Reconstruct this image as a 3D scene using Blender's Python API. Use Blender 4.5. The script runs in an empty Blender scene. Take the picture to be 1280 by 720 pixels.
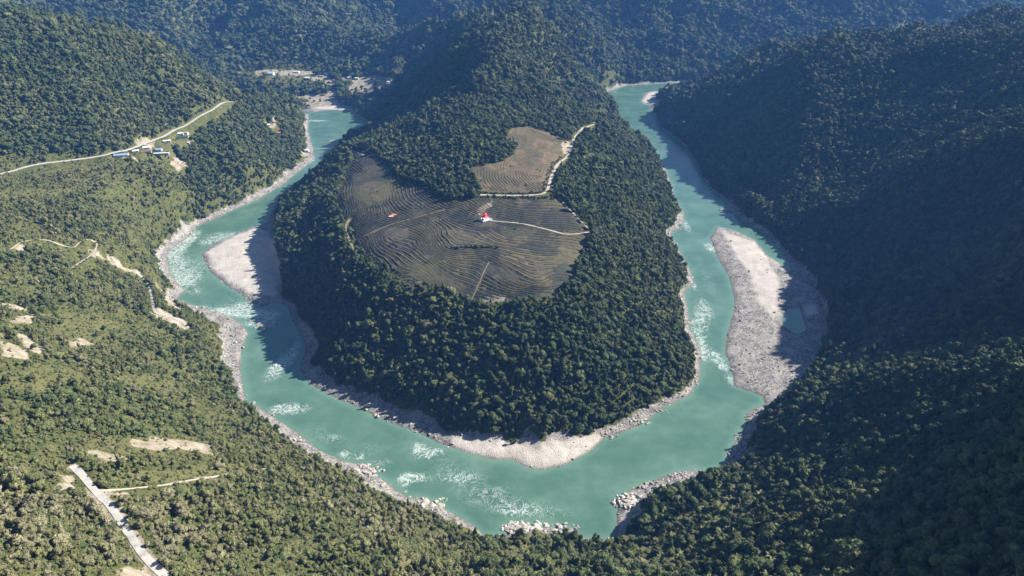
import bpy, bmesh, math, random
import numpy as np
from mathutils import Vector, Matrix

rng = np.random.default_rng(7)
random.seed(7)
R = math.radians
scene = bpy.context.scene
COL = scene.collection

# ------------------------------------------------------------------ camera
CAM_H, PITCH, FPX = 600.0, R(28.0), 865.0
cd = bpy.data.cameras.new('camera')
cam = bpy.data.objects.new('camera', cd)
COL.objects.link(cam)
cam.location = (0, 0, CAM_H)
cam.rotation_euler = (math.pi / 2 - PITCH, 0, 0)
cd.sensor_width = 36.0
cd.lens = FPX / 1280 * 36.0
cd.clip_start = 1.0
cd.clip_end = 30000
scene.camera = cam
CP, SP = math.cos(PITCH), math.sin(PITCH)


SUN_E, SUN_A = R(34), R(20)


def ray(px, py):
    a, b = (px - 640) / FPX, -(py - 360) / FPX
    return np.array([a, CP + b * SP, -SP + b * CP])


def W(px, py, z=0.0):
    """world point of a picture direction at a chosen height above the river"""
    d = ray(px, py)
    t = (z - CAM_H) / d[2]
    return np.array([d[0] * t, d[1] * t, z])


def project(x, y, z):
    dep = y * CP + (CAM_H - z) * SP
    upc = y * SP - (CAM_H - z) * CP
    return 640 + FPX * x / dep, 360 - FPX * upc / dep, dep


# ------------------------------------------------------------------ noise
_L = rng.random((256, 256))


def vnoise(x, y):
    xi, yi = np.floor(x).astype(int), np.floor(y).astype(int)
    fx, fy = x - xi, y - yi
    fx = fx * fx * (3 - 2 * fx)
    fy = fy * fy * (3 - 2 * fy)
    a, b = _L[xi & 255, yi & 255], _L[(xi + 1) & 255, yi & 255]
    c, d = _L[xi & 255, (yi + 1) & 255], _L[(xi + 1) & 255, (yi + 1) & 255]
    return (a * (1 - fx) + b * fx) * (1 - fy) + (c * (1 - fx) + d * fx) * fy


def fbm(x, y, o=4):
    s, a, t = 0, 1, 0
    for i in range(o):
        s = s + a * vnoise(x * 2 ** i + 17.3 * i, y * 2 ** i + 5.1 * i)
        t += a
        a *= 0.5
    return s / t


def ridged(x, y, o=3):
    s, a, t = 0, 1, 0
    for i in range(o):
        s = s + a * (1 - np.abs(2 * vnoise(x * 2 ** i + 31.7 * i, y * 2 ** i + 9.2 * i) - 1))
        t += a
        a *= 0.5
    return s / t


def sstep(a, b, x):
    t = np.clip((x - a) / (b - a), 0, 1)
    return t * t * (3 - 2 * t)


# ------------------------------------------------------------------ river outline  (picture x, y, width of bare shore in metres)
outer = [(386, 142.5, 14), (386, 152, 12), (385, 163, 10), (390, 182, 16), (394, 200, 22), (383, 207, 22), (370, 217, 22), (350, 233, 18),
         (320, 250, 15), (293, 262, 15), (270, 273, 17), (247, 282, 14), (240, 293, 15), (213, 312, 22), (208, 323, 18), (213, 343, 18),
         (230, 363, 18), (220, 375, 12), (253, 385, 26), (277, 392, 34), (300, 403, 38), (310, 417, 40), (303, 433, 36), (300, 453, 22),
         (303, 480, 14), (307, 503, 9), (320, 507, 4), (340, 520, 15), (373, 543, 15), (407, 567, 16), (430, 577, 19), (460, 580, 24), (470, 595, 22),
         (490, 608, 18), (510, 623, 11), (533, 623, 18), (567, 643, 14), (583, 651, 10), (603, 668, 3), (630, 672, 4), (640, 654, 12), (673, 659, 14),
         (713, 660, 10), (725, 672, 4), (750, 674, 4), (770, 670, 10), (773, 623, 30), (797, 608, 26), (837, 593, 18), (870, 587, 12),
         (883, 590, 6), (910, 580, 12), (910, 567, 24), (920, 552, 22), (933, 533, 18), (933, 517, 18), (957, 505, 12), (953, 495, 40),
         (940, 490, 70), (917, 482, 80), (917, 470, 95), (907, 443, 95), (908, 420, 95), (918, 387, 95), (917, 367, 95), (910, 343, 120),
         (897, 323, 95), (888, 297, 100), (897, 283, 90), (923, 290, 90), (943, 300, 90), (957, 317, 90), (980, 333, 70), (990, 343, 40),
         (986, 327, 12), (957, 293, 10), (933, 279, 22), (922, 270, 26), (907, 264, 30), (905, 250, 10), (891, 241, 5), (877, 220, 4),
         (867, 201, 4), (853, 180, 4), (827, 161, 4), (812, 140, 10), (817, 133, 60), (803, 130, 60), (801, 126, 60), (807, 116, 60),
         (820, 113.5, 60), (836, 113.5, 50), (842, 115, 14)]
inner = [(392, 140, 20), (403, 138.5, 60), (420, 137, 60), (440, 142, 10), (463, 154, 4), (463, 158, 4), (453, 164, 4), (433, 174, 5),
         (420, 188, 5), (408, 199, 6), (402, 210, 6), (394, 217, 6), (353, 243, 5), (343, 258, 6), (338, 268, 8), (334, 278, 20), (320, 283, 60),
         (293, 293, 70), (267, 305, 80), (252, 317, 80), (263, 340, 80), (283, 357, 75), (307, 372, 55), (317, 379, 40), (328, 384, 20),
         (345, 377, 12), (358, 382, 10), (366, 400, 12), (376, 420, 14), (383, 437, 18), (376, 452, 24), (375, 462, 24), (387, 480, 24), (420, 497, 26),
         (453, 512, 26), (493, 530, 26), (527, 542, 26), (553, 555, 30), (587, 567, 36), (620, 575, 40), (640, 574, 40), (660, 584, 40),
         (673, 588, 40), (707, 581, 40), (733, 567, 34), (753, 549, 16), (797, 533, 14), (827, 510, 12), (860, 495, 10), (870, 480, 6),
         (875, 473, 5), (877, 443, 10), (868, 423, 10), (862, 410, 8), (860, 387, 4), (855, 368, 10), (867, 353, 12), (862, 337, 8),
         (847, 310, 5), (838, 293, 14), (853, 280, 18), (855, 267, 12), (843, 247, 4), (840, 233, 8), (827, 200, 8), (813, 180, 5),
         (797, 167, 9), (780, 157, 5), (767, 133, 5), (748, 119, 8)]
top_r = [(748, 117.5, 10), (783, 107, 14), (813, 105, 16), (850, 103.2, 18)]
pool = [(976, 400), (985, 386), (1000, 384), (1003, 398), (1009, 412), (996, 418), (983, 411)]

P_out = [tuple(W(a, b)[:2]) + (w,) for a, b, w in outer]
P_in = [tuple(W(a, b)[:2]) + (w,) for a, b, w in inner]
P_top = [tuple(W(a, b)[:2]) + (w,) for a, b, w in top_r]
south_l = [(-2600, 2760, 8), (-1700, 2640, 8), (-1000, 2500, 8)]
north_l = [(-2600, 2860, 8), (-1700, 2730, 8), (-1000, 2580, 8)]
right_s = [(1100, 2900, 8), (1800, 3000, 8), (3000, 3100, 8)]
right_n = [(3000, 3220, 8), (1800, 3120, 8), (1150, 3010, 8)]
river_poly = south_l + P_out + right_s + right_n + P_top[::-1] + P_in[::-1] + north_l[::-1]
RP = np.array([p[:2] for p in river_poly])
RW = np.array([p[2] for p in river_poly])
PP = np.array([W(a, b)[:2] for a, b in pool])


def poly_dist(X, Y, P, closed=True, vals=None):
    """distance to the outline, signed (negative inside) when closed; also the interpolated value of the nearest spot"""
    X = X.astype(np.float32); Y = Y.astype(np.float32)
    n = len(P)
    best = np.full(X.shape, 1e18, np.float32)
    val = np.zeros(X.shape, np.float32)
    ins = np.zeros(X.shape, bool)
    for i in range(n if closed else n - 1):
        j = (i + 1) % n
        ax, ay = float(P[i][0]), float(P[i][1])
        bx, by = float(P[j][0]), float(P[j][1])
        dx, dy = bx - ax, by - ay
        t = np.clip(((X - ax) * dx + (Y - ay) * dy) / (dx * dx + dy * dy + 1e-9), 0, 1)
        d = (X - ax - t * dx) ** 2 + (Y - ay - t * dy) ** 2
        m = d < best
        best[m] = d[m]
        if vals is not None:
            v = vals[i] + t * (vals[j] - vals[i])
            val[m] = v[m]
        if closed:
            c = ((ay > Y) != (by > Y))
            if by != ay:
                ins ^= c & (X < (bx - ax) * (Y - ay) / (by - ay) + ax)
    d = np.sqrt(best)
    if closed:
        d = np.where(ins, -d, d)
    return (d, val) if vals is not None else d


# ------------------------------------------------------------------ terrain heights: surveyed spots, then a smooth surface through them
spots = [  # foreground slopes
    (0, 720, 290), (200, 718, 232), (400, 720, 165), (640, 720, 78), (800, 720, 82), (1000, 720, 180), (1280, 720, 330),
    (120, 610, 222), (300, 600, 125), (0, 600, 258), (300, 680, 172), (500, 680, 85), (0, 450, 212), (100, 450, 160), (200, 450, 78), (0, 330, 190),
    (120, 330, 125), (190, 340, 55), (200, 560, 150), (100, 520, 190), (240, 500, 75), (270, 450, 22),
    (0, 217, 178), (95, 199, 168), (175, 181, 158), (220, 161, 152), (290, 127, 132), (60, 260, 165), (150, 240, 130), (220, 230, 105), (300, 200, 85),
    (340, 160, 70), (370, 160, 35), (280, 250, 25), (220, 270, 45), (340, 215, 28), (170, 290, 90),
    (0, 44, 378), (100, 52, 354), (200, 78, 284), (260, 101, 216), (320, 120, 150), (372, 127, 88), (0, 120, 285), (100, 120, 265), (200, 120, 215),
    # far valley, village shelf, far wall
    (350, 93, 62), (330, 100, 58), (390, 105, 40), (410, 103, 42), (460, 100, 45), (470, 108, 40), (400, 128, 8), (430, 130, 10), (380, 122, 14), (340, 114, 26),
    (430, 118, 22), (480, 95, 60),
    (350, 74, 92), (420, 80, 80), (480, 88, 72), (520, 60, 95), (500, 20, 190),
    (350, 0, 285), (430, 20, 225), (100, 5, 290), (200, 20, 235), (250, 60, 95), (0, 0, 330), (420, 55, 140),
    # spine of the peninsula
    (640, 158, 172), (490, 135, 40), (480, 150, 25),
    # tea terraces
    (432, 195, 95), (470, 192, 108), (425, 250, 105), (440, 300, 108), (500, 352, 108), (600, 378, 95), (690, 372, 108), (716, 348, 108), (738, 290, 116),
    (500, 240, 117), (500, 300, 116), (560, 262, 126), (600, 300, 124), (650, 260, 130), (690, 244, 138), (600, 244, 137), (640, 205, 150), (690, 170, 160), (590, 212, 148),
    (660, 330, 116), (560, 330, 115),
    (560, 190, 160), (585, 165, 178), (520, 185, 118), (500, 205, 112), (480, 172, 100), (440, 180, 85), (520, 160, 140),
    (760, 200, 112), (800, 250, 68), (820, 330, 48), (780, 300, 82), (745, 155, 128), (760, 250, 105), (790, 190, 60), (830, 250, 25),
    (600, 450, 60), (720, 450, 62), (480, 430, 45), (800, 430, 42), (400, 380, 40), (375, 300, 45), (390, 250, 55), (430, 380, 70), (840, 440, 20), (740, 510, 20), (600, 510, 22),
    # great slope across the river
    (1100, 400, 60), (1280, 400, 192), (1280, 300, 162), (1280, 200, 252), (1280, 130, 300), (1280, 60, 374), (1150, 54, 345), (1000, 76, 226), (930, 92, 165), (870, 106, 80),
    (1000, 200, 132), (1100, 250, 138), (1100, 150, 212), (1200, 100, 306), (1200, 200, 218), (1200, 300, 150), (1100, 320, 88), (1000, 285, 22), (1030, 330, 30),
    (920, 150, 118), (950, 200, 92), (890, 180, 60), (880, 140, 75), (1012, 360, 6), (1026, 385, 8), (1024, 430, 8), (1003, 470, 7), (972, 492, 6), (1060, 440, 40),
    # near spur
    (1000, 500, 34), (1100, 478, 130), (1280, 472, 242), (1100, 600, 165), (900, 640, 70), (800, 660, 22), (1000, 640, 135), (1280, 600, 290), (1200, 540, 212), (960, 560, 34), (1180, 473, 184),
]
ctl = [tuple(W(a, b, z)) for a, b, z in spots]
for a, b, yy in [(640, 120, 1860), (630, 105, 1880), (603, 92, 1900), (610, 50, 2060), (600, 20, 2230), (630, 0, 2420), (530, 110, 2230), (500, 130, 2250), (560, 80, 2200), (580, 108, 1960), (545, 128, 2000),
                 (540, 60, 2700), (520, 40, 3000), (700, 120, 2150), (690, 100, 2150), (680, 40, 2250), (715, 60, 2400), (560, 20, 2500), (760, 85, 2800), (740, 108, 2700), (720, 90, 2500), (660, 20, 2450), (720, 30, 2900)]:
    d_ = ray(a, b)
    ctl.append((d_[0] / d_[1] * yy, yy, CAM_H + d_[2] / d_[1] * yy))
ctl += [(p[0], p[1], 0.0) for p in river_poly]
ctl += [  # ground the picture cannot see
    (-300, 0, 380), (0, 0, 250), (0, 120, 240), (300, 0, 420), (-900, 300, 420), (-1100, 900, 340), (-1700, 1200, 500), (-2400, 1700, 620),
    (620, 290, 600), (560, 120, 640), (500, 290, 570), (505, 345, 545), (525, 400, 470), (470, 190, 595), (640, 470, 350), (840, 850, 400), (790, 710, 385), (900, 700, 450), (1000, 900, 460), (1150, 1200, 460), (900, 450, 420), (1400, 600, 640),  # added hills out of view, raised to shade the near corner and great slope
    (-900, 1950, 280), (-1200, 1800, 400), (-850, 2250, 95), (-1400, 2300, 150), (-1800, 2400, 180), (-1500, 2800, 70), (-2300, 2950, 95), (-1800, 3300, 330),
    (-1000, 4000, 560), (-2400, 4000, 700), (-300, 3900, 480), (-400, 4600, 720), (-2000, 5000, 900), (0, 5200, 900),
    (400, 3300, 190), (650, 3200, 130), (500, 3900, 480), (900, 3500, 260), (1200, 3700, 330), (900, 4300, 600), (1500, 4200, 540), (300, 4600, 720), (1600, 5000, 800),
    (1500, 2300, 330), (1150, 2450, 220), (1050, 2700, 90), (1700, 2000, 360), (1500, 1700, 370), (1900, 2700, 150), (2100, 1500, 560),
    (2500, 4200, 420), (3200, 5200, 820), (2300, 5200, 560), (3500, 6500, 950), (1500, 6500, 950), (-1500, 6500, 980), (4500, 4500, 900), (-4500, 4500, 900), (4000, 3600, 500),
]
ctl = np.array(ctl)
K = 0.001
C2 = 0.035 ** 2
A = ctl[:, :2] * K
n = len(A)
D = np.sqrt(((A[:, None] - A[None]) ** 2).sum(-1) + C2)
M = np.zeros((n + 3, n + 3))
M[:n, :n] = D + np.eye(n) * -0.004
M[:n, n] = 1
M[:n, n + 1:] = A
M[n:, :n] = M[:n, n:].T
rhs = np.zeros(n + 3)
rhs[:n] = ctl[:, 2]
wt = np.linalg.solve(M, rhs)


def rbf(X, Y):
    sh = X.shape
    X = (X.ravel() * K); Y = (Y.ravel() * K)
    out = np.empty(len(X))
    for s in range(0, len(X), 20000):
        x, y = X[s:s + 20000, None], Y[s:s + 20000, None]
        out[s:s + 20000] = np.sqrt((x - A[:, 0]) ** 2 + (y - A[:, 1]) ** 2 + C2) @ wt[:n] + wt[n] + x[:, 0] * wt[n + 1] + y[:, 0] * wt[n + 2]
    return out.reshape(sh)


Y0, Y1, NU, NV = 40.0, 7200.0, 960, 1040
LY = math.log(Y1 / Y0)
HX, KX = 420.0, 0.93


def uv_of(x, y):
    return ((x / (HX + KX * y)) + 1) / 2 * (NU - 1), np.log(np.maximum(y, Y0) / Y0) / LY * (NV - 1)


def bil(G, x, y):
    u, v = uv_of(np.asarray(x, float), np.asarray(y, float))
    u = np.clip(u, 0, NU - 1.001); v = np.clip(v, 0, NV - 1.001)
    i, j = u.astype(int), v.astype(int)
    a, b = u - i, v - j
    return (G[j, i] * (1 - a) + G[j, i + 1] * a) * (1 - b) + (G[j + 1, i] * (1 - a) + G[j + 1, i + 1] * a) * b


def param_grid(nu, nv):
    v = np.linspace(0, 1, nv)
    y = Y0 * np.exp(v * LY)
    u = np.linspace(-1, 1, nu)
    return u[None] * (HX + KX * y[:, None]), np.repeat(y[:, None], nu, 1)


CN = 321
cx, cy = param_grid(CN, CN)
Hc = rbf(cx, cy)
# blow up to the fine grid
GX, GY = param_grid(NU, NV)
uu = np.linspace(0, CN - 1.001, NU); vv = np.linspace(0, CN - 1.001, NV)
ui, vi = uu.astype(int), vv.astype(int)
ua, va = (uu - ui)[None], (vv - vi)[:, None]
ZB = (Hc[np.ix_(vi, ui)] * (1 - ua) + Hc[np.ix_(vi, ui + 1)] * ua) * (1 - va) + (Hc[np.ix_(vi + 1, ui)] * (1 - ua) + Hc[np.ix_(vi + 1, ui + 1)] * ua) * va

DR, WR = poly_dist(GX, GY, RP, True, RW)
DP = poly_dist(GX, GY, PP, True)
WR = np.where(DP < 22, 10, WR * 0.88)
back = [(984, 322), (1000, 333), (1013, 350), (1026, 385), (1024, 430), (1006, 465), (976, 494), (955, 502), (972, 470), (1000, 400), (988, 345)]
DB = poly_dist(GX, GY, np.array([W(a, b, 5)[:2] for a, b in back]), True)
bar_r = [(897, 281), (923, 289), (957, 316), (990, 345), (1000, 400), (984, 470), (957, 497), (917, 484), (906, 443), (916, 375), (909, 343), (887, 297)]
bar_l = [(320, 282), (293, 292), (250, 317), (262, 341), (283, 358), (317, 380), (345, 376), (350, 345), (344, 300), (338, 280)]
DBR = poly_dist(GX, GY, np.array([W(a, b, 2)[:2] for a, b in bar_r]), True)
DBL = poly_dist(GX, GY, np.array([W(a, b, 2)[:2] for a, b in bar_l]), True)
for _ in range(10):
    Wp = np.pad(WR, 1, mode='edge')
    WR = 0.2 * (Wp[1:-1, 1:-1] + Wp[:-2, 1:-1] + Wp[2:, 1:-1] + Wp[1:-1, :-2] + Wp[1:-1, 2:])
DBX = np.minimum(np.minimum(DB, DBR), DBL)
WR = np.where((GX > 300) & (GY < 1500) & (DBX > 3) & (np.minimum(DR, DP) > 14), np.minimum(WR, 9), WR)
WR = np.maximum(WR, 140 * (1 - sstep(-2, 14, DBX)))
DW = np.minimum(DR, DP)
DWn = DW + (fbm(GX / 14, GY / 14, 3) - 0.5) * 9 * np.clip(0.4 + np.abs(DW) / 20, 0, 1)   # ragged waterline


def world_poly(pts, z=None):
    return np.array([W(a, b, z)[:2] for a, b in pts])


# broad masks where the ground stays smooth
rim = [(432, 195), (470, 190), (500, 222), (560, 248), (597, 243), (640, 158), (695, 160), (725, 180), (700, 215), (700, 245), (740, 290), (718, 352), (690, 374), (600, 382), (500, 356), (440, 305), (422, 255)]
DF0 = poly_dist(GX, GY, world_poly(rim, 118))
smooth_mask = sstep(-5, 90, DF0)
for a_, b_, z_, r_ in ((360, 94, 60, 260), (460, 101, 42, 170), (405, 102, 42, 130), (400, 128, 8, 150)):
    c_ = W(a_, b_, z_)
    smooth_mask = smooth_mask * sstep(0.75 * r_, 1.6 * r_, np.hypot(GX - c_[0], GY - c_[1]))
hill = np.clip(ZB, 0, None)
far = sstep(1900, 3000, GY)
right = sstep(430, 620, GX) * sstep(500, 800, GY)
gul = ridged(GX / 420 + 3.1 + fbm(GX / 300, GY / 300, 2) * 0.8, GY / 170 + GX / 900, 3) - 0.74
gen = fbm(GX / 150, GY / 150, 4) - 0.5
big = ridged(GX / 520 + 0.7, GY / 900 + 2.2, 4) - 0.72
amp = np.clip(hill / 90, 0, 1) * smooth_mask
DZ = amp * (gen * (26 + 40 * far) + right * gul * np.clip(hill / 120, 0, 1.5) * 62 + far * big * np.clip(hill / 120, 0, 2.2) * 150)
ZB = ZB + DZ
# the slopes facing the afternoon shade may not rise past the sun's grazing line from where their shadow ends in the valley
ca, sa, te = math.cos(SUN_A), math.sin(SUN_A), math.tan(SUN_E)
GS, GT = GX * ca + GY * sa, -GX * sa + GY * ca


def graze(Z, edge, lift, ysel, fade=90.0, lift_up=1.0):
    E = np.array([W(e_[0], e_[1], e_[3] if len(e_) > 3 else 3)[:2] for e_ in edge])
    ez = np.array([e_[3] - 3 if len(e_) > 3 else 0.0 for e_ in edge])
    es, et = E[:, 0] * ca + E[:, 1] * sa, -E[:, 0] * sa + E[:, 1] * ca
    o_ = np.argsort(et)
    se = np.interp(GT, et[o_], es[o_])
    s0 = np.interp(GT, et[o_], np.array([e_[2] for e_ in edge], float)[o_]) * (0.7 + 0.6 * fbm(GT / 60 + 3, GT * 0 + 1.5, 3)) + 50 * (fbm(GX / 70, GY / 70, 3) - 0.5)
    ds = GS - se
    q_ = np.clip(ds / s0, 0, 1)
    lim = np.minimum(ds, s0) * te + np.clip(ds - s0, 0, 160) * te * 0.62 + np.clip(ds - s0 - 160, 0, None) * te * 0.84 - lift * (1 - 0.5 * q_) - np.minimum(0.14 * s0, 62) * np.sin(math.pi * q_) * sstep(60, 160, s0)
    lim = np.clip(lim, 3, None) + np.interp(GT, et[o_], ez[o_])
    rdg = ridged(GS / 330 + 4.4 + 0.5 * fbm(GX / 200, GY / 200, 2), GT / 210 + GS / 800, 3)
    lim = np.clip(lim + 4 - np.minimum(0.26 * lim, 70) * np.clip(0.85 - rdg, 0, 1) * 1.5, 3, None)
    wgt = sstep(et.min() - fade, et.min() + 10, GT) * (1 - sstep(et.max() - 10, et.max() + fade, GT)) * sstep(0, 25, GS - se) * ysel
    k_ = 14.0
    cut = np.where(Z > lim, lim + k_ * (1 - np.exp(-np.clip(Z - lim, 0, 400) / k_)) * 0.35, Z)
    up = np.maximum((1 - sstep(s0 + 60, s0 + 180, ds)) * sstep(120, 260, s0), (1 - sstep(420, 620, ds)) * (1 - sstep(120, 260, s0))) * np.clip(1.25 - (lim - Z) / 260, 0, 1) * lift_up
    cut = cut + np.clip(lim - Z, 0, None) * up
    return Z * (1 - wgt) + cut * wgt


ZB = graze(ZB, [(806, 150, 50), (833, 166, 200), (825, 188, 330), (838, 210, 380), (868, 233, 330), (893, 246, 220), (942, 266, 90), (962, 290, 60), (982, 328, 200), (988, 348, 280), (981, 370, 320), (980, 392, 380), (974, 420, 480), (972, 450, 520), (970, 475, 520), (957, 497, 480), (1000, 498, 480, 46), (1050, 487, 420, 95), (1100, 477, 380, 140), (1180, 473, 330, 194), (1280, 471, 280, 252)], 11.0, sstep(280, 380, GX) * (GX < 1600))
ZB = graze(ZB, [(415, 133, 400), (440, 141, 400), (452, 152, 400), (446, 165, 400), (424, 178, 400), (408, 194, 400), (489, 122, 400, 15), (496, 110, 400, 40), (502, 99, 400, 46)], 11.0, sstep(1750, 1900, GY) * (GX < 150))

bank = 2.6 * (1 - np.exp(-np.clip(DWn, 0, None) / 7)) + np.clip(DW, 0, 60) * 0.02 + (fbm(GX / 9, GY / 9, 3) - 0.4) * 1.5 * sstep(0, 10, DW)
ramp = sstep(0.55 * WR, WR + 26, DW)
ZG = np.where(DWn > 0, bank + np.clip(ZB, 0, None) * ramp, -np.minimum(5, -DWn * 0.22) - 0.08)
# little stone islet in the upper pool
isl = W(415, 176.5)
di = np.hypot(GX - isl[0], GY - isl[1])
ZG = np.maximum(ZG, 2.4 - (di / 13) ** 2 * 1.6)
ZG = np.maximum(ZG, -6)


def ground(px, py, Z=None):
    """where the sight line through a picture spot meets the ground"""
    G = ZG if Z is None else Z
    d = ray(px, py)
    t = np.geomspace(150, 9000, 1800)
    h = bil(G, d[0] * t, d[1] * t)
    below = np.nonzero(CAM_H + d[2] * t < h)[0]
    k = below[0] if len(below) else len(t) - 1
    a, b = t[max(k - 1, 0)], t[k]
    for _ in range(18):
        m = 0.5 * (a + b)
        if CAM_H + d[2] * m < float(bil(G, d[0] * m, d[1] * m)):
            b = m
        else:
            a = m
    return np.array([d[0] * b, d[1] * b, float(bil(G, d[0] * b, d[1] * b))])


def gpoly(pts):
    return np.array([ground(a, b)[:2] for a, b in pts])


# ------------------------------------------------------------------ roads: benches cut into the ground
roads_px = {
    'concrete_road': ([(214, 726), (195, 710), (178, 692), (165, 672), (150, 650), (138, 632), (119, 614), (108, 600), (98, 588), (90, 582)], 5.0, 'concrete'),
    'hill_road': ([(-40, 226), (0, 217), (30, 209), (60, 203), (95, 199), (130, 195), (155, 189), (175, 181), (205, 171), (220, 161), (240, 152), (265, 138), (290, 127)], 8.0, 'concrete'),
    'dirt_track': ([(119, 614), (150, 613), (200, 608), (240, 600), (270, 596), (300, 590), (338, 585)], 2.8, 'dust'),
    'hairpin_track': ([(13, 312), (25, 302), (45, 299), (62, 300), (75, 306), (92, 312), (100, 302), (110, 297), (123, 305), (118, 315), (105, 325), (90, 335)], 2.8, 'dust'),
    'terrace_road': ([(598, 243.5), (640, 244.5), (668, 244), (680, 242.5), (685, 236), (690, 218), (697, 205), (708, 197), (714, 187), (718, 172), (728, 160), (742, 156), (752, 151)], 5.5, 'dust'),
    'pavilion_path': ([(613, 276), (650, 279), (680, 286), (705, 293), (720, 293), (737, 290)], 2.8, 'dust'),
    'rim_path': ([(700, 249), (712, 262), (725, 275), (737, 288)], 2.0, 'dust'),
    'ledge_path': ([(437, 274), (432, 283), (433, 292), (437, 300), (442, 312)], 3.0, 'earth'),
    'field_path': ([(590, 374), (598, 356), (604, 342), (611, 328)], 1.0, 'earth'),
    'terrace_path': ([(444, 300), (462, 292), (490, 280), (520, 272), (556, 262)], 0.9, 'earth'),
    'grove_path': ([(436, 187), (445, 190), (456, 194)], 3.0, 'earth'),
    'gully_track': ([(140, 322), (150, 333), (165, 336), (177, 346), (186, 357), (190, 375), (193, 390), (207, 393), (226, 402), (236, 410)], 3.6, 'stone'),
}
roads = {}
DROAD = np.full(GX.shape, 1e3)
for nm, (pts, w, kind) in roads_px.items():
    g = np.array([ground(a, b) for a, b in pts])
    # resample
    out = []
    for i in range(len(g) - 1):
        L = np.linalg.norm(g[i + 1, :2] - g[i, :2])
        m = max(1, int(L / 5))
        for k in range(m):
            out.append(g[i] + (g[i + 1] - g[i]) * k / m)
    out.append(g[-1])
    out = np.array(out)
    for _ in range(3):
        out[1:-1, :2] = 0.25 * out[:-2, :2] + 0.5 * out[1:-1, :2] + 0.25 * out[2:, :2]
    out[:, 2] = bil(ZG, out[:, 0], out[:, 1])
    for _ in range(14):
        out[1:-1, 2] = 0.25 * out[:-2, 2] + 0.5 * out[1:-1, 2] + 0.25 * out[2:, 2]
    roads[nm] = (out, w, kind)
    x0, y0 = out[:, :2].min(0) - 40
    x1, y1 = out[:, :2].max(0) + 40
    m = (GX > x0) & (GX < x1) & (GY > y0) & (GY < y1)
    d, zz = poly_dist(GX[m], GY[m], out[:, :2], False, out[:, 2])
    bl = 1 - sstep(w / 2 + 2.5, w / 2 + 11, d)
    Zm = ZG[m]
    ZG[m] = Zm * (1 - bl) + zz * bl
    DROAD[m] = np.minimum(DROAD[m], d - w / 2)

# level pads under buildings and the plaza
pads = [(606, 275, 15), (172, 189, 16), (152, 195.5, 14), (199, 189, 14), (209, 178, 10), (229, 172, 14), (339, 94, 14), (349, 168, 8), (383, 190, 9), (340, 155, 12), (1148, 33, 9), (371, 92, 8), (691, 234, 6)]
PADZ = {}
for a, b, r in pads:
    p = ground(a, b)
    d = np.hypot(GX - p[0], GY - p[1])
    bl = 1 - sstep(r, r * 1.8, d)
    PADZ[(a, b)] = p
    ZG = ZG * (1 - bl) + p[2] * bl

# ------------------------------------------------------------------ ground cover masks
NZ = (fbm(GX / 22, GY / 22, 4) - 0.5)


def mask(polys, soft=4, rag=14):
    out = np.zeros(GX.shape)
    for pts in polys:
        P = gpoly(pts)
        x0, y0 = P.min(0) - 30
        x1, y1 = P.max(0) + 30
        m = (GX > x0) & (GX < x1) & (GY > y0) & (GY < y1)
        if not m.any():
            continue
        d = poly_dist(GX[m], GY[m], P) + NZ[m] * rag
        out[m] = np.maximum(out[m], 1 - sstep(-soft, soft, d))
    return out


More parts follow.
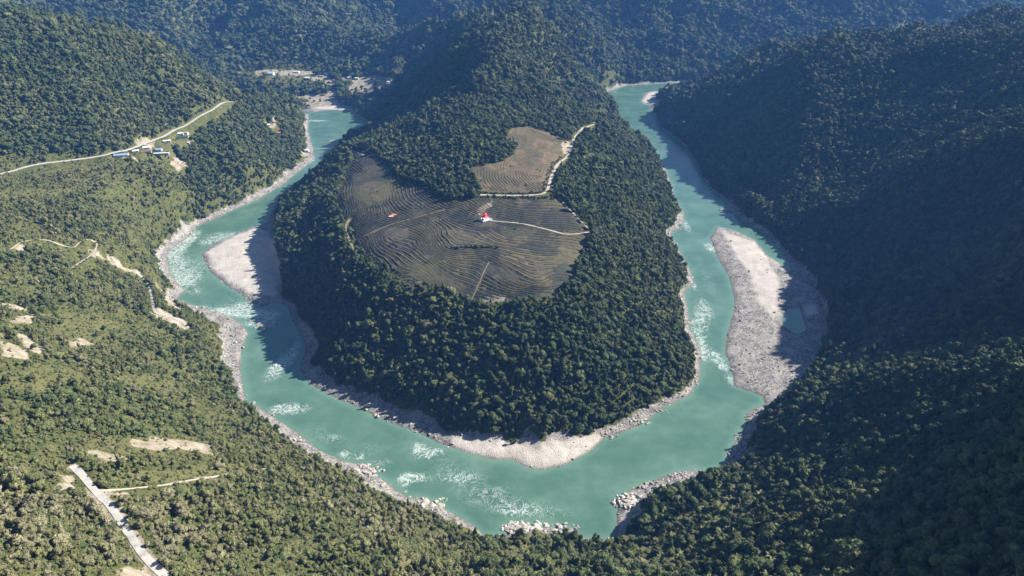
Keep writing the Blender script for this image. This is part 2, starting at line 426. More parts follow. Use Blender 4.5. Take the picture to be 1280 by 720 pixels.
low_field = [(440, 186), (468, 192), (488, 206), (497, 225), (525, 232), (560, 250), (597, 247), (690, 247), (703, 250), (737, 290), (726, 318), (716, 350), (692, 371), (640, 374), (602, 379), (560, 362), (512, 358), (475, 338), (448, 308), (432, 278), (418, 252), (432, 215), (440, 200)]
high_field = [(640, 160), (660, 158), (690, 166), (705, 176), (708, 190), (697, 205), (688, 222), (682, 240), (640, 241), (603, 241), (598, 228), (588, 210), (625, 203), (642, 194), (648, 182), (634, 170)]
M_field = mask([low_field], 2.5, 5)
M_field2 = mask([high_field], 2.5, 5)
bare_px = [
    [(0, 424), (18, 430), (36, 442), (28, 449), (0, 447)], [(22, 416), (38, 424), (52, 437), (44, 441), (24, 428)], [(0, 378), (24, 380), (32, 388), (14, 389), (0, 386)], [(18, 394), (42, 391), (42, 399), (20, 403)],
    [(160, 547), (205, 549), (240, 551), (268, 558), (262, 566), (205, 562), (165, 557)], [(108, 565), (160, 571), (166, 576), (130, 577)], [(70, 592), (90, 584), (104, 602), (92, 613), (74, 613)],
    [(88, 425), (106, 424), (110, 433), (92, 434)], [(158, 722), (178, 708), (192, 716), (196, 724)], [(112, 618), (132, 612), (170, 612), (180, 616), (150, 622), (128, 626)],
    [(96, 588), (112, 598), (122, 616), (132, 620), (120, 608)], [(18, 310), (28, 304), (26, 316)], [(106, 312), (122, 306), (122, 316), (112, 322)], [(80, 586), (98, 574), (94, 570), (76, 580)],
    [(170, 178), (186, 170), (192, 176), (176, 184)], [(212, 206), (222, 197), (232, 204), (222, 213)], [(40, 205), (58, 200), (56, 207)], [(150, 197), (170, 195), (170, 200), (152, 202)],
    [(596, 262), (600, 261), (607, 255), (614, 252), (614, 256), (606, 262), (600, 268)], [(330, 152), (350, 150), (352, 158), (336, 160)], [(376, 188), (392, 188), (392, 194), (376, 195)],
    [(398, 104), (414, 98), (422, 103), (408, 108)], [(440, 98), (470, 92), (490, 96), (491, 108), (470, 114), (440, 120)], [(318, 89), (345, 86), (350, 91), (322, 94)], [(345, 92), (362, 89), (380, 92), (376, 94), (350, 94)], [(430, 109), (452, 104), (476, 95), (487, 103), (476, 109), (448, 95), (462, 118), (450, 120)],
    [(370, 122), (392, 116), (425, 126), (440, 137), (405, 138), (392, 139)], [(352, 88), (372, 87), (392, 91), (396, 95), (372, 95), (350, 92)], [(425, 96), (448, 97), (452, 100), (428, 101)], [(388, 97), (410, 92), (414, 97), (392, 102)], [(405, 118), (418, 112), (424, 118), (412, 124)], [(715, 80), (722, 76), (724, 80)], [(110, 34), (124, 20), (128, 30), (140, 34), (120, 40)],
    [(140, 560), (150, 556), (158, 562)], [(600, 372), (632, 370), (640, 374), (602, 379)], [(200, 360), (214, 372), (220, 384), (208, 380)], [(188, 386), (206, 388), (228, 400), (238, 412), (224, 410), (196, 396)],
    [(134, 318), (150, 328), (172, 336), (178, 345), (160, 342), (142, 330)], [(700, 178), (716, 176), (716, 186), (706, 192)],
]
M_bare = mask(bare_px, 5, 24)
shoulder = (1 - sstep(0.5, 4.5, DROAD + NZ * 9)) * (np.abs(GX + 330) < 260) * (GY < 520) * sstep(0.35, 0.6, fbm(GX / 18 + 60, GY / 18, 3))
M_bare = np.maximum(M_bare * (0.40 + 1.05 * fbm(GX / 10, GY / 10 + 31, 3)).clip(0, 1), shoulder)
grass_px = [[(0, 222), (60, 212), (130, 203), (152, 214), (100, 238), (40, 252), (0, 262)], [(165, 197), (215, 176), (236, 164), (258, 171), (246, 184), (205, 199)],
            [(300, 88), (345, 85), (388, 92), (396, 100), (378, 106), (330, 103)], [(335, 74), (395, 76), (412, 84), (390, 88), (340, 84)], [(1250, 28), (1290, 18), (1290, 46), (1262, 50)], [(1100, 40), (1140, 30), (1200, 30), (1196, 38), (1120, 44)],
            [(60, 395), (120, 390), (150, 410), (120, 430), (70, 420)], [(150, 470), (230, 465), (260, 480), (200, 492), (150, 486)], [(140, 590), (250, 580), (330, 582), (300, 592), (200, 606), (130, 612)],
            [(120, 545), (220, 540), (300, 556), (290, 572), (180, 578), (110, 566)], [(0, 470), (60, 455), (110, 470), (60, 490), (0, 492)], [(660, 350), (700, 346), (710, 356), (680, 362)],
            [(418, 252), (424, 232), (440, 214), (446, 218), (432, 240), (426, 256)]]
M_grass = mask(grass_px, 6, 26)
WRn = WR * (1 + NZ * 0.9) + NZ * 8
M_shore = (1 - sstep(WRn - 1, WRn + 5, DW)) * sstep(-25, -15, DW)
M_shore = np.maximum(M_shore, 1 - sstep(20, 30, di))
M_shore = np.maximum(M_shore, (1 - sstep(-3, 4, DBX + NZ * 6)) * sstep(-25, -15, DW))
sand_px = [[(320, 285), (293, 295), (258, 316), (266, 336), (285, 352), (312, 366), (345, 372), (350, 330), (335, 290)],
           [(905, 290), (943, 303), (957, 320), (975, 350), (968, 400), (950, 380), (935, 340), (915, 310)],
           [(566, 545), (650, 550), (700, 549), (752, 544), (736, 568), (704, 582), (668, 588), (640, 577), (606, 574), (572, 563)],
           [(805, 132), (802, 126), (812, 116), (836, 114), (822, 126)], [(390, 135), (392, 122), (420, 128), (436, 138), (410, 137)], [(1003, 380), (1020, 380), (1024, 392), (1008, 395)]]
M_sand = mask(sand_px, 5, 10)
M_wet = (1 - sstep(0.5, 3.5, DWn)) * sstep(-30, -1, DW)

# ------------------------------------------------------------------ node helpers


def mat(name):
    m = bpy.data.materials.new(name)
    m.use_nodes = True
    nt = m.node_tree
    nt.nodes.clear()
    o = nt.nodes.new('ShaderNodeOutputMaterial')
    b = nt.nodes.new('ShaderNodeBsdfPrincipled')
    nt.links.new(b.outputs[0], o.inputs[0])
    b.inputs['Roughness'].default_value = 0.85
    b.inputs['Specular IOR Level'].default_value = 0.25
    return m, nt, b


def nd(nt, t, **kw):
    x = nt.nodes.new(t)
    for k, v in kw.items():
        setattr(x, k, v)
    return x


def mixc(nt, fac, a, b, blend='MIX'):
    x = nd(nt, 'ShaderNodeMix', data_type='RGBA', blend_type=blend)
    for s, v in ((0, fac), (6, a), (7, b)):
        if isinstance(v, (int, float)):
            x.inputs[s].default_value = v
        elif isinstance(v, tuple):
            x.inputs[s].default_value = v + (1,) if len(v) == 3 else v
        else:
            nt.links.new(v, x.inputs[s])
    return x.outputs[2]


def math_n(nt, op, a, b=0.5):
    x = nd(nt, 'ShaderNodeMath', operation=op)
    for i, v in enumerate((a, b)):
        if isinstance(v, (int, float)):
            x.inputs[i].default_value = v
        else:
            nt.links.new(v, x.inputs[i])
    return x.outputs[0]


def attr(nt, name, typ='GEOMETRY'):
    x = nd(nt, 'ShaderNodeAttribute', attribute_type=typ, attribute_name=name)
    return x.outputs['Fac']


def noise(nt, scale, detail=4, rough=0.6, vec=None):
    x = nd(nt, 'ShaderNodeTexNoise')
    x.inputs['Scale'].default_value = scale
    x.inputs['Detail'].default_value = detail
    x.inputs['Roughness'].default_value = rough
    if vec is not None:
        nt.links.new(vec, x.inputs['Vector'])
    return x.outputs['Fac']


def ramp_n(nt, fac, stops):
    x = nd(nt, 'ShaderNodeValToRGB')
    e = x.color_ramp.elements
    while len(e) < len(stops):
        e.new(0.5)
    for k, (p, c) in enumerate(stops):
        e[k].position = p
        e[k].color = tuple(c) + (1,) if len(c) == 3 else c
    nt.links.new(fac, x.inputs[0])
    return x.outputs[0]


def geo_pos(nt):
    return nd(nt, 'ShaderNodeNewGeometry').outputs['Position']


def bump(nt, b, h, strength, dist):
    x = nd(nt, 'ShaderNodeBump')
    x.inputs['Strength'].default_value = strength
    x.inputs['Distance'].default_value = dist
    nt.links.new(h, x.inputs['Height'])
    nt.links.new(x.outputs[0], b.inputs['Normal'])


def simple(name, col, rough=0.7, var=0.15, scale=0.6, spec=0.25):
    m, nt, b = mat(name)
    f = noise(nt, scale, 5, 0.65, geo_pos(nt))
    c0 = tuple(max(0, x * (1 - var)) for x in col)
    c1 = tuple(min(1, x * (1 + var)) for x in col)
    nt.links.new(ramp_n(nt, f, [(0.3, c0), (0.7, c1)]), b.inputs['Base Color'])
    b.inputs['Roughness'].default_value = rough
    b.inputs['Specular IOR Level'].default_value = spec
    return m


# terrain material
m_ter, nt, b = mat('terrain_cover')
pos = geo_pos(nt)
n1 = noise(nt, 0.09, 6, 0.7, pos)
n2 = noise(nt, 0.8, 4, 0.7, pos)
n3 = noise(nt, 0.02, 4, 0.6, pos)
ne = noise(nt, 0.33, 5, 0.75, pos)


def crisp(name):
    f = math_n(nt, 'ADD', attr(nt, name), math_n(nt, 'MULTIPLY', math_n(nt, 'SUBTRACT', ne, 0.5), 1.5))
    c_ = nd(nt, 'ShaderNodeClamp')
    nt.links.new(math_n(nt, 'MULTIPLY', math_n(nt, 'SUBTRACT', f, 0.4), 5.0), c_.inputs[0])
    return c_.outputs[0]


floor_c = ramp_n(nt, n1, [(0.3, (0.034, 0.044, 0.018)), (0.5, (0.070, 0.080, 0.030)), (0.72, (0.125, 0.115, 0.052))])
grass_c = ramp_n(nt, n1, [(0.28, (0.062, 0.076, 0.026)), (0.5, (0.125, 0.122, 0.05)), (0.72, (0.18, 0.155, 0.08))])
grass_c = mixc(nt, n2, grass_c, (0.07, 0.075, 0.026))
floor_c = mixc(nt, 1.0, floor_c, ramp_n(nt, n2, [(0.35, (0.55, 0.58, 0.5)), (0.65, (1.5, 1.42, 1.3))]), 'MULTIPLY')
field_c = ramp_n(nt, n1, [(0.3, (0.052, 0.051, 0.043)), (0.5, (0.070, 0.067, 0.056)), (0.75, (0.094, 0.086, 0.069))])
field_o = ramp_n(nt, n3, [(0.42, (0, 0, 0)), (0.6, (1, 1, 1))])
field_c = mixc(nt, math_n(nt, 'MULTIPLY', field_o, 0.55), field_c, (0.066, 0.068, 0.034))
field2_c = ramp_n(nt, n1, [(0.3, (0.08, 0.068, 0.048)), (0.5, (0.112, 0.092, 0.064)), (0.75, (0.15, 0.12, 0.082))])
bare_c = ramp_n(nt, n1, [(0.3, (0.13, 0.115, 0.07)), (0.5, (0.26, 0.225, 0.17)), (0.72, (0.40, 0.36, 0.30))])
vor = nd(nt, 'ShaderNodeTexVoronoi', feature='F1')
vor.inputs['Scale'].default_value = 0.55
nt.links.new(pos, vor.inputs['Vector'])
vor2 = nd(nt, 'ShaderNodeTexVoronoi', feature='F1')
vor2.inputs['Scale'].default_value = 0.23
nt.links.new(pos, vor2.inputs['Vector'])
sep = nd(nt, 'ShaderNodeSeparateColor')
nt.links.new(vor.outputs['Color'], sep.inputs[0])
cob_c = ramp_n(nt, sep.outputs[0], [(0.0, (0.085, 0.081, 0.078)), (0.4, (0.17, 0.162, 0.155)), (0.8, (0.31, 0.297, 0.28)), (1.0, (0.46, 0.44, 0.42))])
cob_c = mixc(nt, math_n(nt, 'MULTIPLY', vor.outputs['Distance'], 0.55), cob_c, (0.08, 0.075, 0.07))
n5 = noise(nt, 0.045, 5, 0.65, pos)
cob_c = mixc(nt, ramp_n(nt, n5, [(0.46, (0, 0, 0)), (0.66, (0.6, 0.6, 0.6))]), cob_c, (0.38, 0.355, 0.32))
sand_c = ramp_n(nt, n5, [(0.3, (0.33, 0.305, 0.27)), (0.55, (0.43, 0.40, 0.36)), (0.8, (0.51, 0.485, 0.445))])
sand_c = mixc(nt, math_n(nt, 'MULTIPLY', ramp_n(nt, sep.outputs[1], [(0.72, (0, 0, 0)), (0.9, (1, 1, 1))]), 0.35), sand_c, (0.26, 0.24, 0.22))
plot = nd(nt, 'ShaderNodeTexVoronoi', feature='F1')
plot.inputs['Scale'].default_value = 0.022
wv_ = nd(nt, 'ShaderNodeVectorMath', operation='MULTIPLY_ADD')
wn_ = nd(nt, 'ShaderNodeTexNoise')
wn_.inputs['Scale'].default_value = 0.03
nt.links.new(pos, wn_.inputs['Vector'])
nt.links.new(wn_.outputs['Color'], wv_.inputs[0])
wv_.inputs[1].default_value = (40, 40, 0)
nt.links.new(pos, wv_.inputs[2])
nt.links.new(wv_.outputs[0], plot.inputs['Vector'])
sp_ = nd(nt, 'ShaderNodeSeparateColor')
nt.links.new(plot.outputs['Color'], sp_.inputs[0])
field_c = mixc(nt, 1.0, field_c, ramp_n(nt, sp_.outputs[0], [(0.1, (0.72, 0.78, 0.82)), (0.5, (1.0, 1.0, 0.96)), (0.9, (1.40, 1.28, 1.05))]), 'MULTIPLY')
field2_c = mixc(nt, 1.0, field2_c, ramp_n(nt, sp_.outputs[1], [(0.1, (0.80, 0.86, 0.78)), (0.5, (1.0, 1.0, 0.9)), (0.9, (1.22, 1.14, 0.98))]), 'MULTIPLY')
c = mixc(nt, crisp('m_grass'), floor_c, grass_c)
c = mixc(nt, crisp('m_field'), c, field_c)
c = mixc(nt, crisp('m_field2'), c, field2_c)
c = mixc(nt, crisp('m_bare'), c, bare_c)
sh = mixc(nt, attr(nt, 'm_sand'), cob_c, sand_c)
c = mixc(nt, crisp('m_shore'), c, sh)
c = mixc(nt, math_n(nt, 'MULTIPLY', attr(nt, 'm_wet'), 0.65), c, (0.12, 0.10, 0.08))
nt.links.new(c, b.inputs['Base Color'])
b.inputs['Roughness'].default_value = 0.95
b.inputs['Specular IOR Level'].default_value = 0.1
hh = math_n(nt, 'ADD', math_n(nt, 'MULTIPLY', vor.outputs['Distance'], math_n(nt, 'MULTIPLY', attr(nt, 'm_shore'), -0.7)), n2)
bump(nt, b, hh, 0.6, 1.2)


def grid_mesh(name, keep, material, attrs):
    """faces of the survey grid chosen by KEEP as one mesh"""
    nv, nu = GX.shape
    idx = np.arange(nu * nv).reshape(nv, nu)
    q = np.stack([idx[:-1, :-1], idx[:-1, 1:], idx[1:, 1:], idx[1:, :-1]], -1)[keep].reshape(-1, 4)
    used, inv = np.unique(q, return_inverse=True)
    inv = inv.reshape(-1, 4)
    me = bpy.data.meshes.new(name)
    me.vertices.add(len(used))
    co = np.stack([GX.ravel()[used], GY.ravel()[used], ZG.ravel()[used]], -1)
    me.vertices.foreach_set('co', co.astype(np.float32).ravel())
    me.loops.add(inv.size)
    me.loops.foreach_set('vertex_index', inv.astype(np.int32).ravel())
    me.polygons.add(len(inv))
    me.polygons.foreach_set('loop_start', np.arange(0, inv.size, 4, dtype=np.int32))
    me.polygons.foreach_set('use_smooth', np.ones(len(inv), bool))
    me.update(calc_edges=True)
    for k, a in attrs.items():
        at = me.attributes.new(k, 'FLOAT', 'POINT')
        at.data.foreach_set('value', a.ravel()[used].astype(np.float32))
    me.materials.append(material)
    o = bpy.data.objects.new(name, me)
    COL.objects.link(o)
    return o


ATT = dict(m_grass=np.maximum(M_grass, 0), m_field=M_field, m_field2=M_field2, m_bare=M_bare, m_shore=M_shore, m_sand=M_sand, m_wet=M_wet)
fm = lambda a: 0.25 * (a[:-1, :-1] + a[1:, :-1] + a[:-1, 1:] + a[1:, 1:])
k_sh = fm(M_shore) > 0.5
k_f = (fm(M_field) > 0.5) & ~k_sh
k_f2 = (fm(M_field2) > 0.5) & ~k_sh & ~k_f
for nm, k in (('terrain', ~(k_sh | k_f | k_f2)), ('river_shore', k_sh), ('fallow_field', k_f2)):
    o = grid_mesh(nm, k, m_ter, ATT)
    o['kind'] = 'structure'

# ------------------------------------------------------------------ river
foam_px = [(312, 392, 16, 5, .8), (334, 408, 14, 4, .8), (300, 380, 12, 4, .5), (362, 446, 8, 10, .6), (345, 462, 8, 10, .5), (372, 430, 6, 8, .45), (208, 318, 4, 8, .6), (536, 570, 18, 5, .45), (570, 600, 24, 6, .35), (620, 612, 24, 5, .35), (640, 640, 30, 6, .35), (418, 548, 14, 5, .45), (478, 578, 14, 5, .5), (250, 385, 8, 3, .6), (232, 297, 7, 7, .8), (225, 305, 8, 7, .9), (220, 314, 7, 7, .95), (218, 324, 7, 8, .95), (221, 334, 8, 8, .9), (226, 344, 10, 8, .85), (234, 353, 12, 7, .75), (246, 364, 12, 6, .6), (240, 325, 14, 16, .35), (285, 294, 24, 4, .8), (262, 302, 14, 5, .8), (238, 300, 6, 10, .9), (275, 388, 18, 4, 1.1),
           (292, 391, 16, 4, 1.2), (322, 404, 16, 3.5, 1.4), (326, 393, 14, 4, 1.0), (305, 385, 10, 5, .9), (340, 396, 10, 6, .7), (350, 512, 14, 5, 1.3), (370, 511, 18, 6, 1.0), (352, 455, 12, 12, .75), (368, 440, 6, 8, .5), (405, 470, 8, 8, .2),
           (523, 560, 7, 7, 1.2), (540, 564, 14, 5, 1.0), (506, 600, 8, 7, 1.2), (520, 597, 14, 5, 1.0), (560, 585, 30, 14, .36), (600, 622, 30, 10, .42), (590, 600, 30, 12, .34), (640, 630, 30, 10, .5), (680, 640, 40, 10, .45), (430, 568, 8, 5, .8), (448, 572, 10, 4, .8),
           (882, 385, 7, 14, .9), (876, 400, 6, 14, 1.0), (874, 420, 6, 12, .9), (882, 440, 8, 12, .6), (897, 448, 6, 8, 1.1), (904, 458, 5, 6, 1.2), (887, 309, 6, 6, 1.0), (896, 312, 4, 3, 1.1), (857, 282, 5, 8, 1.0), (876, 444, 4, 6, 1.1), (912, 475, 5, 6, .9),
           (885, 350, 10, 30, .35), (395, 151, 14, 1.0, 1.2), (400, 540, 24, 14, .3), (460, 560, 30, 10, .3), (867, 357, 3, 5, .9), (870, 410, 4, 10, .9), (290, 370, 20, 10, .35), (250, 340, 14, 14, .5), (335, 470, 10, 20, .25), (800, 480, 60, 40, .08)]
wm = np.linspace(0, 1, 1)
me = bpy.data.meshes.new('river')
bxs, bys = np.arange(-2700, 3050, 1), None
# water sheet on a grid that is fine where the picture looks
WNU, WNV = 420, 420
wv = np.linspace(0, 1, WNV)
wy = 420 * np.exp(wv * math.log(3400 / 420))
wx = np.linspace(-1, 1, WNU)[None] * (260 + 0.86 * wy[:, None])
wy2 = np.repeat(wy[:, None], WNU, 1)
foam = np.zeros(wx.shape)
wpx, wpy, _ = project(wx, wy2, 0.0)
for a, b_, sx, sy, s in foam_px:
    # each rapid is a patch of the river of its own size in metres
    p0, p1, p2 = W(a, b_), W(a + sx, b_), W(a, b_ - sy)
    rx, ry = abs(p1[0] - p0[0]), np.hypot(*(p2 - p0)[:2])
    foam += s * np.exp(-((wx - p0[0]) / (rx * 1.1)) ** 2 - ((wy2 - p0[1]) / (ry * 1.1)) ** 2)
foam = np.clip(foam, 0, 0.95)
sd_w, _ = poly_dist(wx, wy2, RP, True, RW)
shal = sstep(-12, 0, sd_w)
idx = np.arange(WNU * WNV).reshape(WNV, WNU)
q = np.stack([idx[:-1, :-1], idx[:-1, 1:], idx[1:, 1:], idx[1:, :-1]], -1)
ok = (bil(np.minimum(DW, 999), wx, wy2) < 40)
keep = ok[:-1, :-1] | ok[1:, 1:] | ok[1:, :-1] | ok[:-1, 1:]
q = q[keep].reshape(-1, 4)
used, inv = np.unique(q, return_inverse=True)
inv = inv.reshape(-1, 4)
me.from_pydata(np.stack([wx.ravel()[used], wy2.ravel()[used], 0 * wx.ravel()[used]], -1).tolist(), [], inv.tolist())
me.polygons.foreach_set('use_smooth', np.ones(len(inv), bool))
for k, a in (('foam', foam), ('shallow', shal)):
    at = me.attributes.new(k, 'FLOAT', 'POINT')
    at.data.foreach_set('value', a.ravel()[used].astype(np.float32))
river = bpy.data.objects.new('river', me)
COL.objects.link(river)
river['kind'] = 'structure'
m_wat, nt, b = mat('river_water')
pos = geo_pos(nt)
n1 = noise(nt, 0.014, 8, 0.66, pos)
base = ramp_n(nt, n1, [(0.30, (0.046, 0.110, 0.078)), (0.5, (0.070, 0.145, 0.106)), (0.70, (0.106, 0.188, 0.142))])
base = mixc(nt, math_n(nt, 'MULTIPLY', attr(nt, 'shallow'), 0.35), base, (0.16, 0.26, 0.20))
warp = nd(nt, 'ShaderNodeTexNoise')
warp.inputs['Scale'].default_value = 0.05
warp.inputs['Detail'].default_value = 3
nt.links.new(pos, warp.inputs['Vector'])
vm = nd(nt, 'ShaderNodeVectorMath', operation='MULTIPLY_ADD')
nt.links.new(warp.outputs['Color'], vm.inputs[0])
vm.inputs[1].default_value = (30, 30, 0)
nt.links.new(pos, vm.inputs[2])
fn = noise(nt, 0.2, 10, 0.8, vm.outputs[0])
ff = math_n(nt, 'MULTIPLY', math_n(nt, 'SUBTRACT', math_n(nt, 'ADD', fn, math_n(nt, 'MULTIPLY', attr(nt, 'foam'), 0.155)), 0.625), 6.0)
ffc = nd(nt, 'ShaderNodeClamp')
nt.links.new(ff, ffc.inputs[0])
fl_ = nd(nt, 'ShaderNodeTexNoise')
fl_.inputs['Scale'].default_value = 0.075
fl_.inputs['Detail'].default_value = 4
fl_.inputs['Roughness'].default_value = 0.6
fl_.inputs['Distortion'].default_value = 1.6
nt.links.new(vm.outputs[0], fl_.inputs['Vector'])
fd = math_n(nt, 'SUBTRACT', 1.0, math_n(nt, 'MULTIPLY', math_n(nt, 'ABSOLUTE', math_n(nt, 'SUBTRACT', fl_.outputs['Fac'], 0.5), 0.0), 24.0))
fdc = nd(nt, 'ShaderNodeClamp')
nt.links.new(math_n(nt, 'MULTIPLY', fd, math_n(nt, 'ADD', noise(nt, 0.5, 4, 0.7, pos), 0.25)), fdc.inputs[0])
fmix = math_n(nt, 'MAXIMUM', math_n(nt, 'MULTIPLY', ffc.outputs[0], 0.85), math_n(nt, 'MULTIPLY', fdc.outputs[0], math_n(nt, 'POWER', math_n(nt, 'MINIMUM', math_n(nt, 'MULTIPLY', attr(nt, 'foam'), 1.1), 1.0), 1.2)))
ffm = math_n(nt, 'MULTIPLY', fmix, math_n(nt, 'MINIMUM', math_n(nt, 'MULTIPLY', attr(nt, 'foam'), 1.4), 0.9))
base = mixc(nt, ffm, base, (0.78, 0.82, 0.80))
nt.links.new(base, b.inputs['Base Color'])
nt.links.new(math_n(nt, 'ADD', math_n(nt, 'MULTIPLY', ffm, 0.5), 0.22), b.inputs['Roughness'])
b.inputs['Specular IOR Level'].default_value = 0.4
hb = math_n(nt, 'ADD', noise(nt, 0.25, 5, 0.7, pos), math_n(nt, 'MULTIPLY', fn, math_n(nt, 'MULTIPLY', attr(nt, 'foam'), 2.0)))
bump(nt, b, hb, 0.35, 0.8)
me.materials.append(m_wat)

# ------------------------------------------------------------------ mesh helper


class MB:
    def __init__(s):
        s.bm = bmesh.new()

    def box(s, size, loc=(0, 0, 0), rz=0.0, rx=0.0):
        M_ = Matrix.Translation(loc) @ Matrix.Rotation(rz, 4, 'Z') @ Matrix.Rotation(rx, 4, 'X') @ Matrix.Diagonal((*size, 1))
        bmesh.ops.create_cube(s.bm, size=1.0, matrix=M_)
        return s

    def tube(s, a, b, r0, r1=None, seg=8):
        a, b = Vector(a), Vector(b)
        r1 = r0 if r1 is None else r1
        d = b - a
        q = d.to_track_quat('Z', 'Y').to_matrix().to_4x4()
        bmesh.ops.create_cone(s.bm, cap_ends=True, segments=seg, radius1=r0, radius2=r1, depth=d.length, matrix=Matrix.Translation((a + b) / 2) @ q)
        return s

    def ico(s, loc, rad, sub=2, squash=(1, 1, 1), jit=0.2, seed=0):
        r = bmesh.ops.create_icosphere(s.bm, subdivisions=sub, radius=1.0)
        k = random.Random(seed)
        off = [k.uniform(0, 50) for _ in range(3)]
        from mathutils import noise as mn
        for v in r['verts']:
            p = v.co.copy()
            f = 1 + jit * (mn.noise(p * 1.3 + Vector(off)) * 1.6 + mn.noise(p * 3.1 + Vector(off)) * 0.7)
            v.co = Vector((p.x * squash[0], p.y * squash[1], p.z * squash[2])) * f * rad + Vector(loc)
        return s

    def face(s, pts):
        vs = [s.bm.verts.new(p) for p in pts]
        return s.bm.faces.new(vs)

    def build(s, name, material, parent=None, smooth=False, link=True, bevel=0):
        me = bpy.data.meshes.new(name)
        if bevel:
            bmesh.ops.bevel(s.bm, geom=s.bm.edges[:], offset=bevel, segments=1, affect='EDGES')
        s.bm.normal_update()
        s.bm.to_mesh(me)
        s.bm.free()
        if smooth:
            me.polygons.foreach_set('use_smooth', [True] * len(me.polygons))
        me.materials.append(material)
        o = bpy.data.objects.new(name, me)
        if link:
            COL.objects.link(o)
        if parent:
            o.parent = parent
        return o


def tag(o, label, cat, group=None):
    o['label'] = label
    o['category'] = cat
    if group:
        o['group'] = group
    return o


def thing(name, label, cat, loc, rz=0.0, group=None):
    o = bpy.data.objects.new(name, None)
    o.empty_display_size = 2
    o.location = loc
    o.rotation_euler = (0, 0, rz)
    COL.objects.link(o)
    return tag(o, label, cat, group)


# ------------------------------------------------------------------ roads as ribbons
m_con = simple('pale_concrete', (0.38, 0.365, 0.335), 0.85, 0.32, 0.22)
m_dust = simple('pale_dust', (0.37, 0.33, 0.265), 0.95, 0.25, 0.35)
m_earth = simple('tan_earth', (0.22, 0.185, 0.12), 0.95, 0.25, 0.4)
m_stone = simple('grey_rubble', (0.30, 0.285, 0.26), 0.95, 0.45, 0.9)
RM = dict(concrete=m_con, dust=m_dust, earth=m_earth, stone=m_stone)
for nm, (pl, w, kind) in roads.items():
    mb = MB()
    prev = None
    for i, p in enumerate(pl):
        t = pl[min(i + 1, len(pl) - 1)] - pl[max(i - 1, 0)]
        nrm = np.array([-t[1], t[0]]) / (np.hypot(t[0], t[1]) + 1e-9)
        ww = w / 2 * (1 + 0.16 * (vnoise(np.array(i * 0.9), np.array(2.2)) - 0.5) * 2 if kind == 'concrete' else 1 + 0.45 * (vnoise(np.array(i * 0.7), np.array(len(nm) * 3.3)) - 0.5) * 2)
        l = (p[0] + nrm[0] * ww, p[1] + nrm[1] * ww)
        r = (p[0] - nrm[0] * ww, p[1] - nrm[1] * ww)
        cur = [mb.bm.verts.new((l[0], l[1], p[2] - 0.5)), mb.bm.verts.new((l[0], l[1], p[2] + 0.3)), mb.bm.verts.new((r[0], r[1], p[2] + 0.3)), mb.bm.verts.new((r[0], r[1], p[2] - 0.5))]
        if prev:
            for k in range(3):
                mb.bm.faces.new((prev[k], prev[k + 1], cur[k + 1], cur[k]))
        prev = cur
    o = mb.build(nm, RM[kind])
    o['kind'] = 'structure'

# ------------------------------------------------------------------ tea hedges along the contours of the terraces
rows_px = [(0, [(650, 249), (700, 250)]), (8, [(640, 276), (680, 280), (728, 284)]), (4, [(610, 258), (640, 264), (690, 268), (720, 270)]), (16, [(600, 288), (620, 302), (653, 305), (687, 310), (727, 314)]),
           (21, [(620, 323), (645, 335), (670, 350)]), (27, [(587, 340), (613, 353), (637, 365)]), (28, [(520, 300), (530, 313), (547, 328), (570, 342), (598, 353)]),
           (24, [(530, 292), (540, 308), (550, 318), (600, 324)]), (20, [(537, 278), (547, 295), (558, 310), (600, 315)]), (9, [(533, 240), (550, 248), (577, 258)]),
           (13, [(517, 233), (520, 245), (533, 253), (550, 263)]), (17, [(493, 235), (497, 247), (507, 258), (523, 268)]), (23, [(472, 260), (473, 268), (482, 273), (500, 276)]),
           (27, [(455, 260), (458, 272), (470, 280)]), (33, [(432, 230), (432, 243), (440, 263), (450, 285)]), (30, [(477, 290), (480, 300), (495, 308)]), (35, [(457, 298), (460, 310), (475, 325), (487, 343)]),
           (24, [(560, 245)][:0]), (24, [(700, 352)]), (31, [(640, 374), (560, 355)]), (36, [(520, 352)])]
rc, rv = [], []
for v, pts in rows_px:
    for a, b_ in pts:
        rc.append(ground(a, b_)[:2]); rv.append(v)
rc = np.array(rc) * K
nn = len(rc)
Dm = np.sqrt(((rc[:, None] - rc[None]) ** 2).sum(-1) + 0.01 ** 2)
Mm = np.zeros((nn + 3, nn + 3)); Mm[:nn, :nn] = Dm - np.eye(nn) * 0.004; Mm[:nn, nn] = 1; Mm[:nn, nn + 1:] = rc; Mm[nn:, :nn] = Mm[:nn, nn:].T
wr = np.linalg.solve(Mm, np.array(rv + [0, 0, 0], float))
fp = gpoly(low_field)
FS = 1.15
fx = np.arange(fp[:, 0].min() - 10, fp[:, 0].max() + 10, FS)
fy = np.arange(fp[:, 1].min() - 10, fp[:, 1].max() + 10, FS)
FX, FY = np.meshgrid(fx, fy)
PH = np.zeros(FX.shape)
xx, yy = FX.ravel() * K, FY.ravel() * K
for s in range(0, len(xx), 20000):
    x, y = xx[s:s + 20000, None], yy[s:s + 20000, None]
    PH.ravel()[s:s + 20000] = np.sqrt((x - rc[:, 0]) ** 2 + (y - rc[:, 1]) ** 2 + 0.01 ** 2) @ wr[:nn] + wr[nn] + x[:, 0] * wr[nn + 1] + y[:, 0] * wr[nn + 2]
PH += (fbm(FX / 34, FY / 34, 2) - 0.5) * 0.7
DFE = poly_dist(FX, FY, fp)
inside = DFE < -4
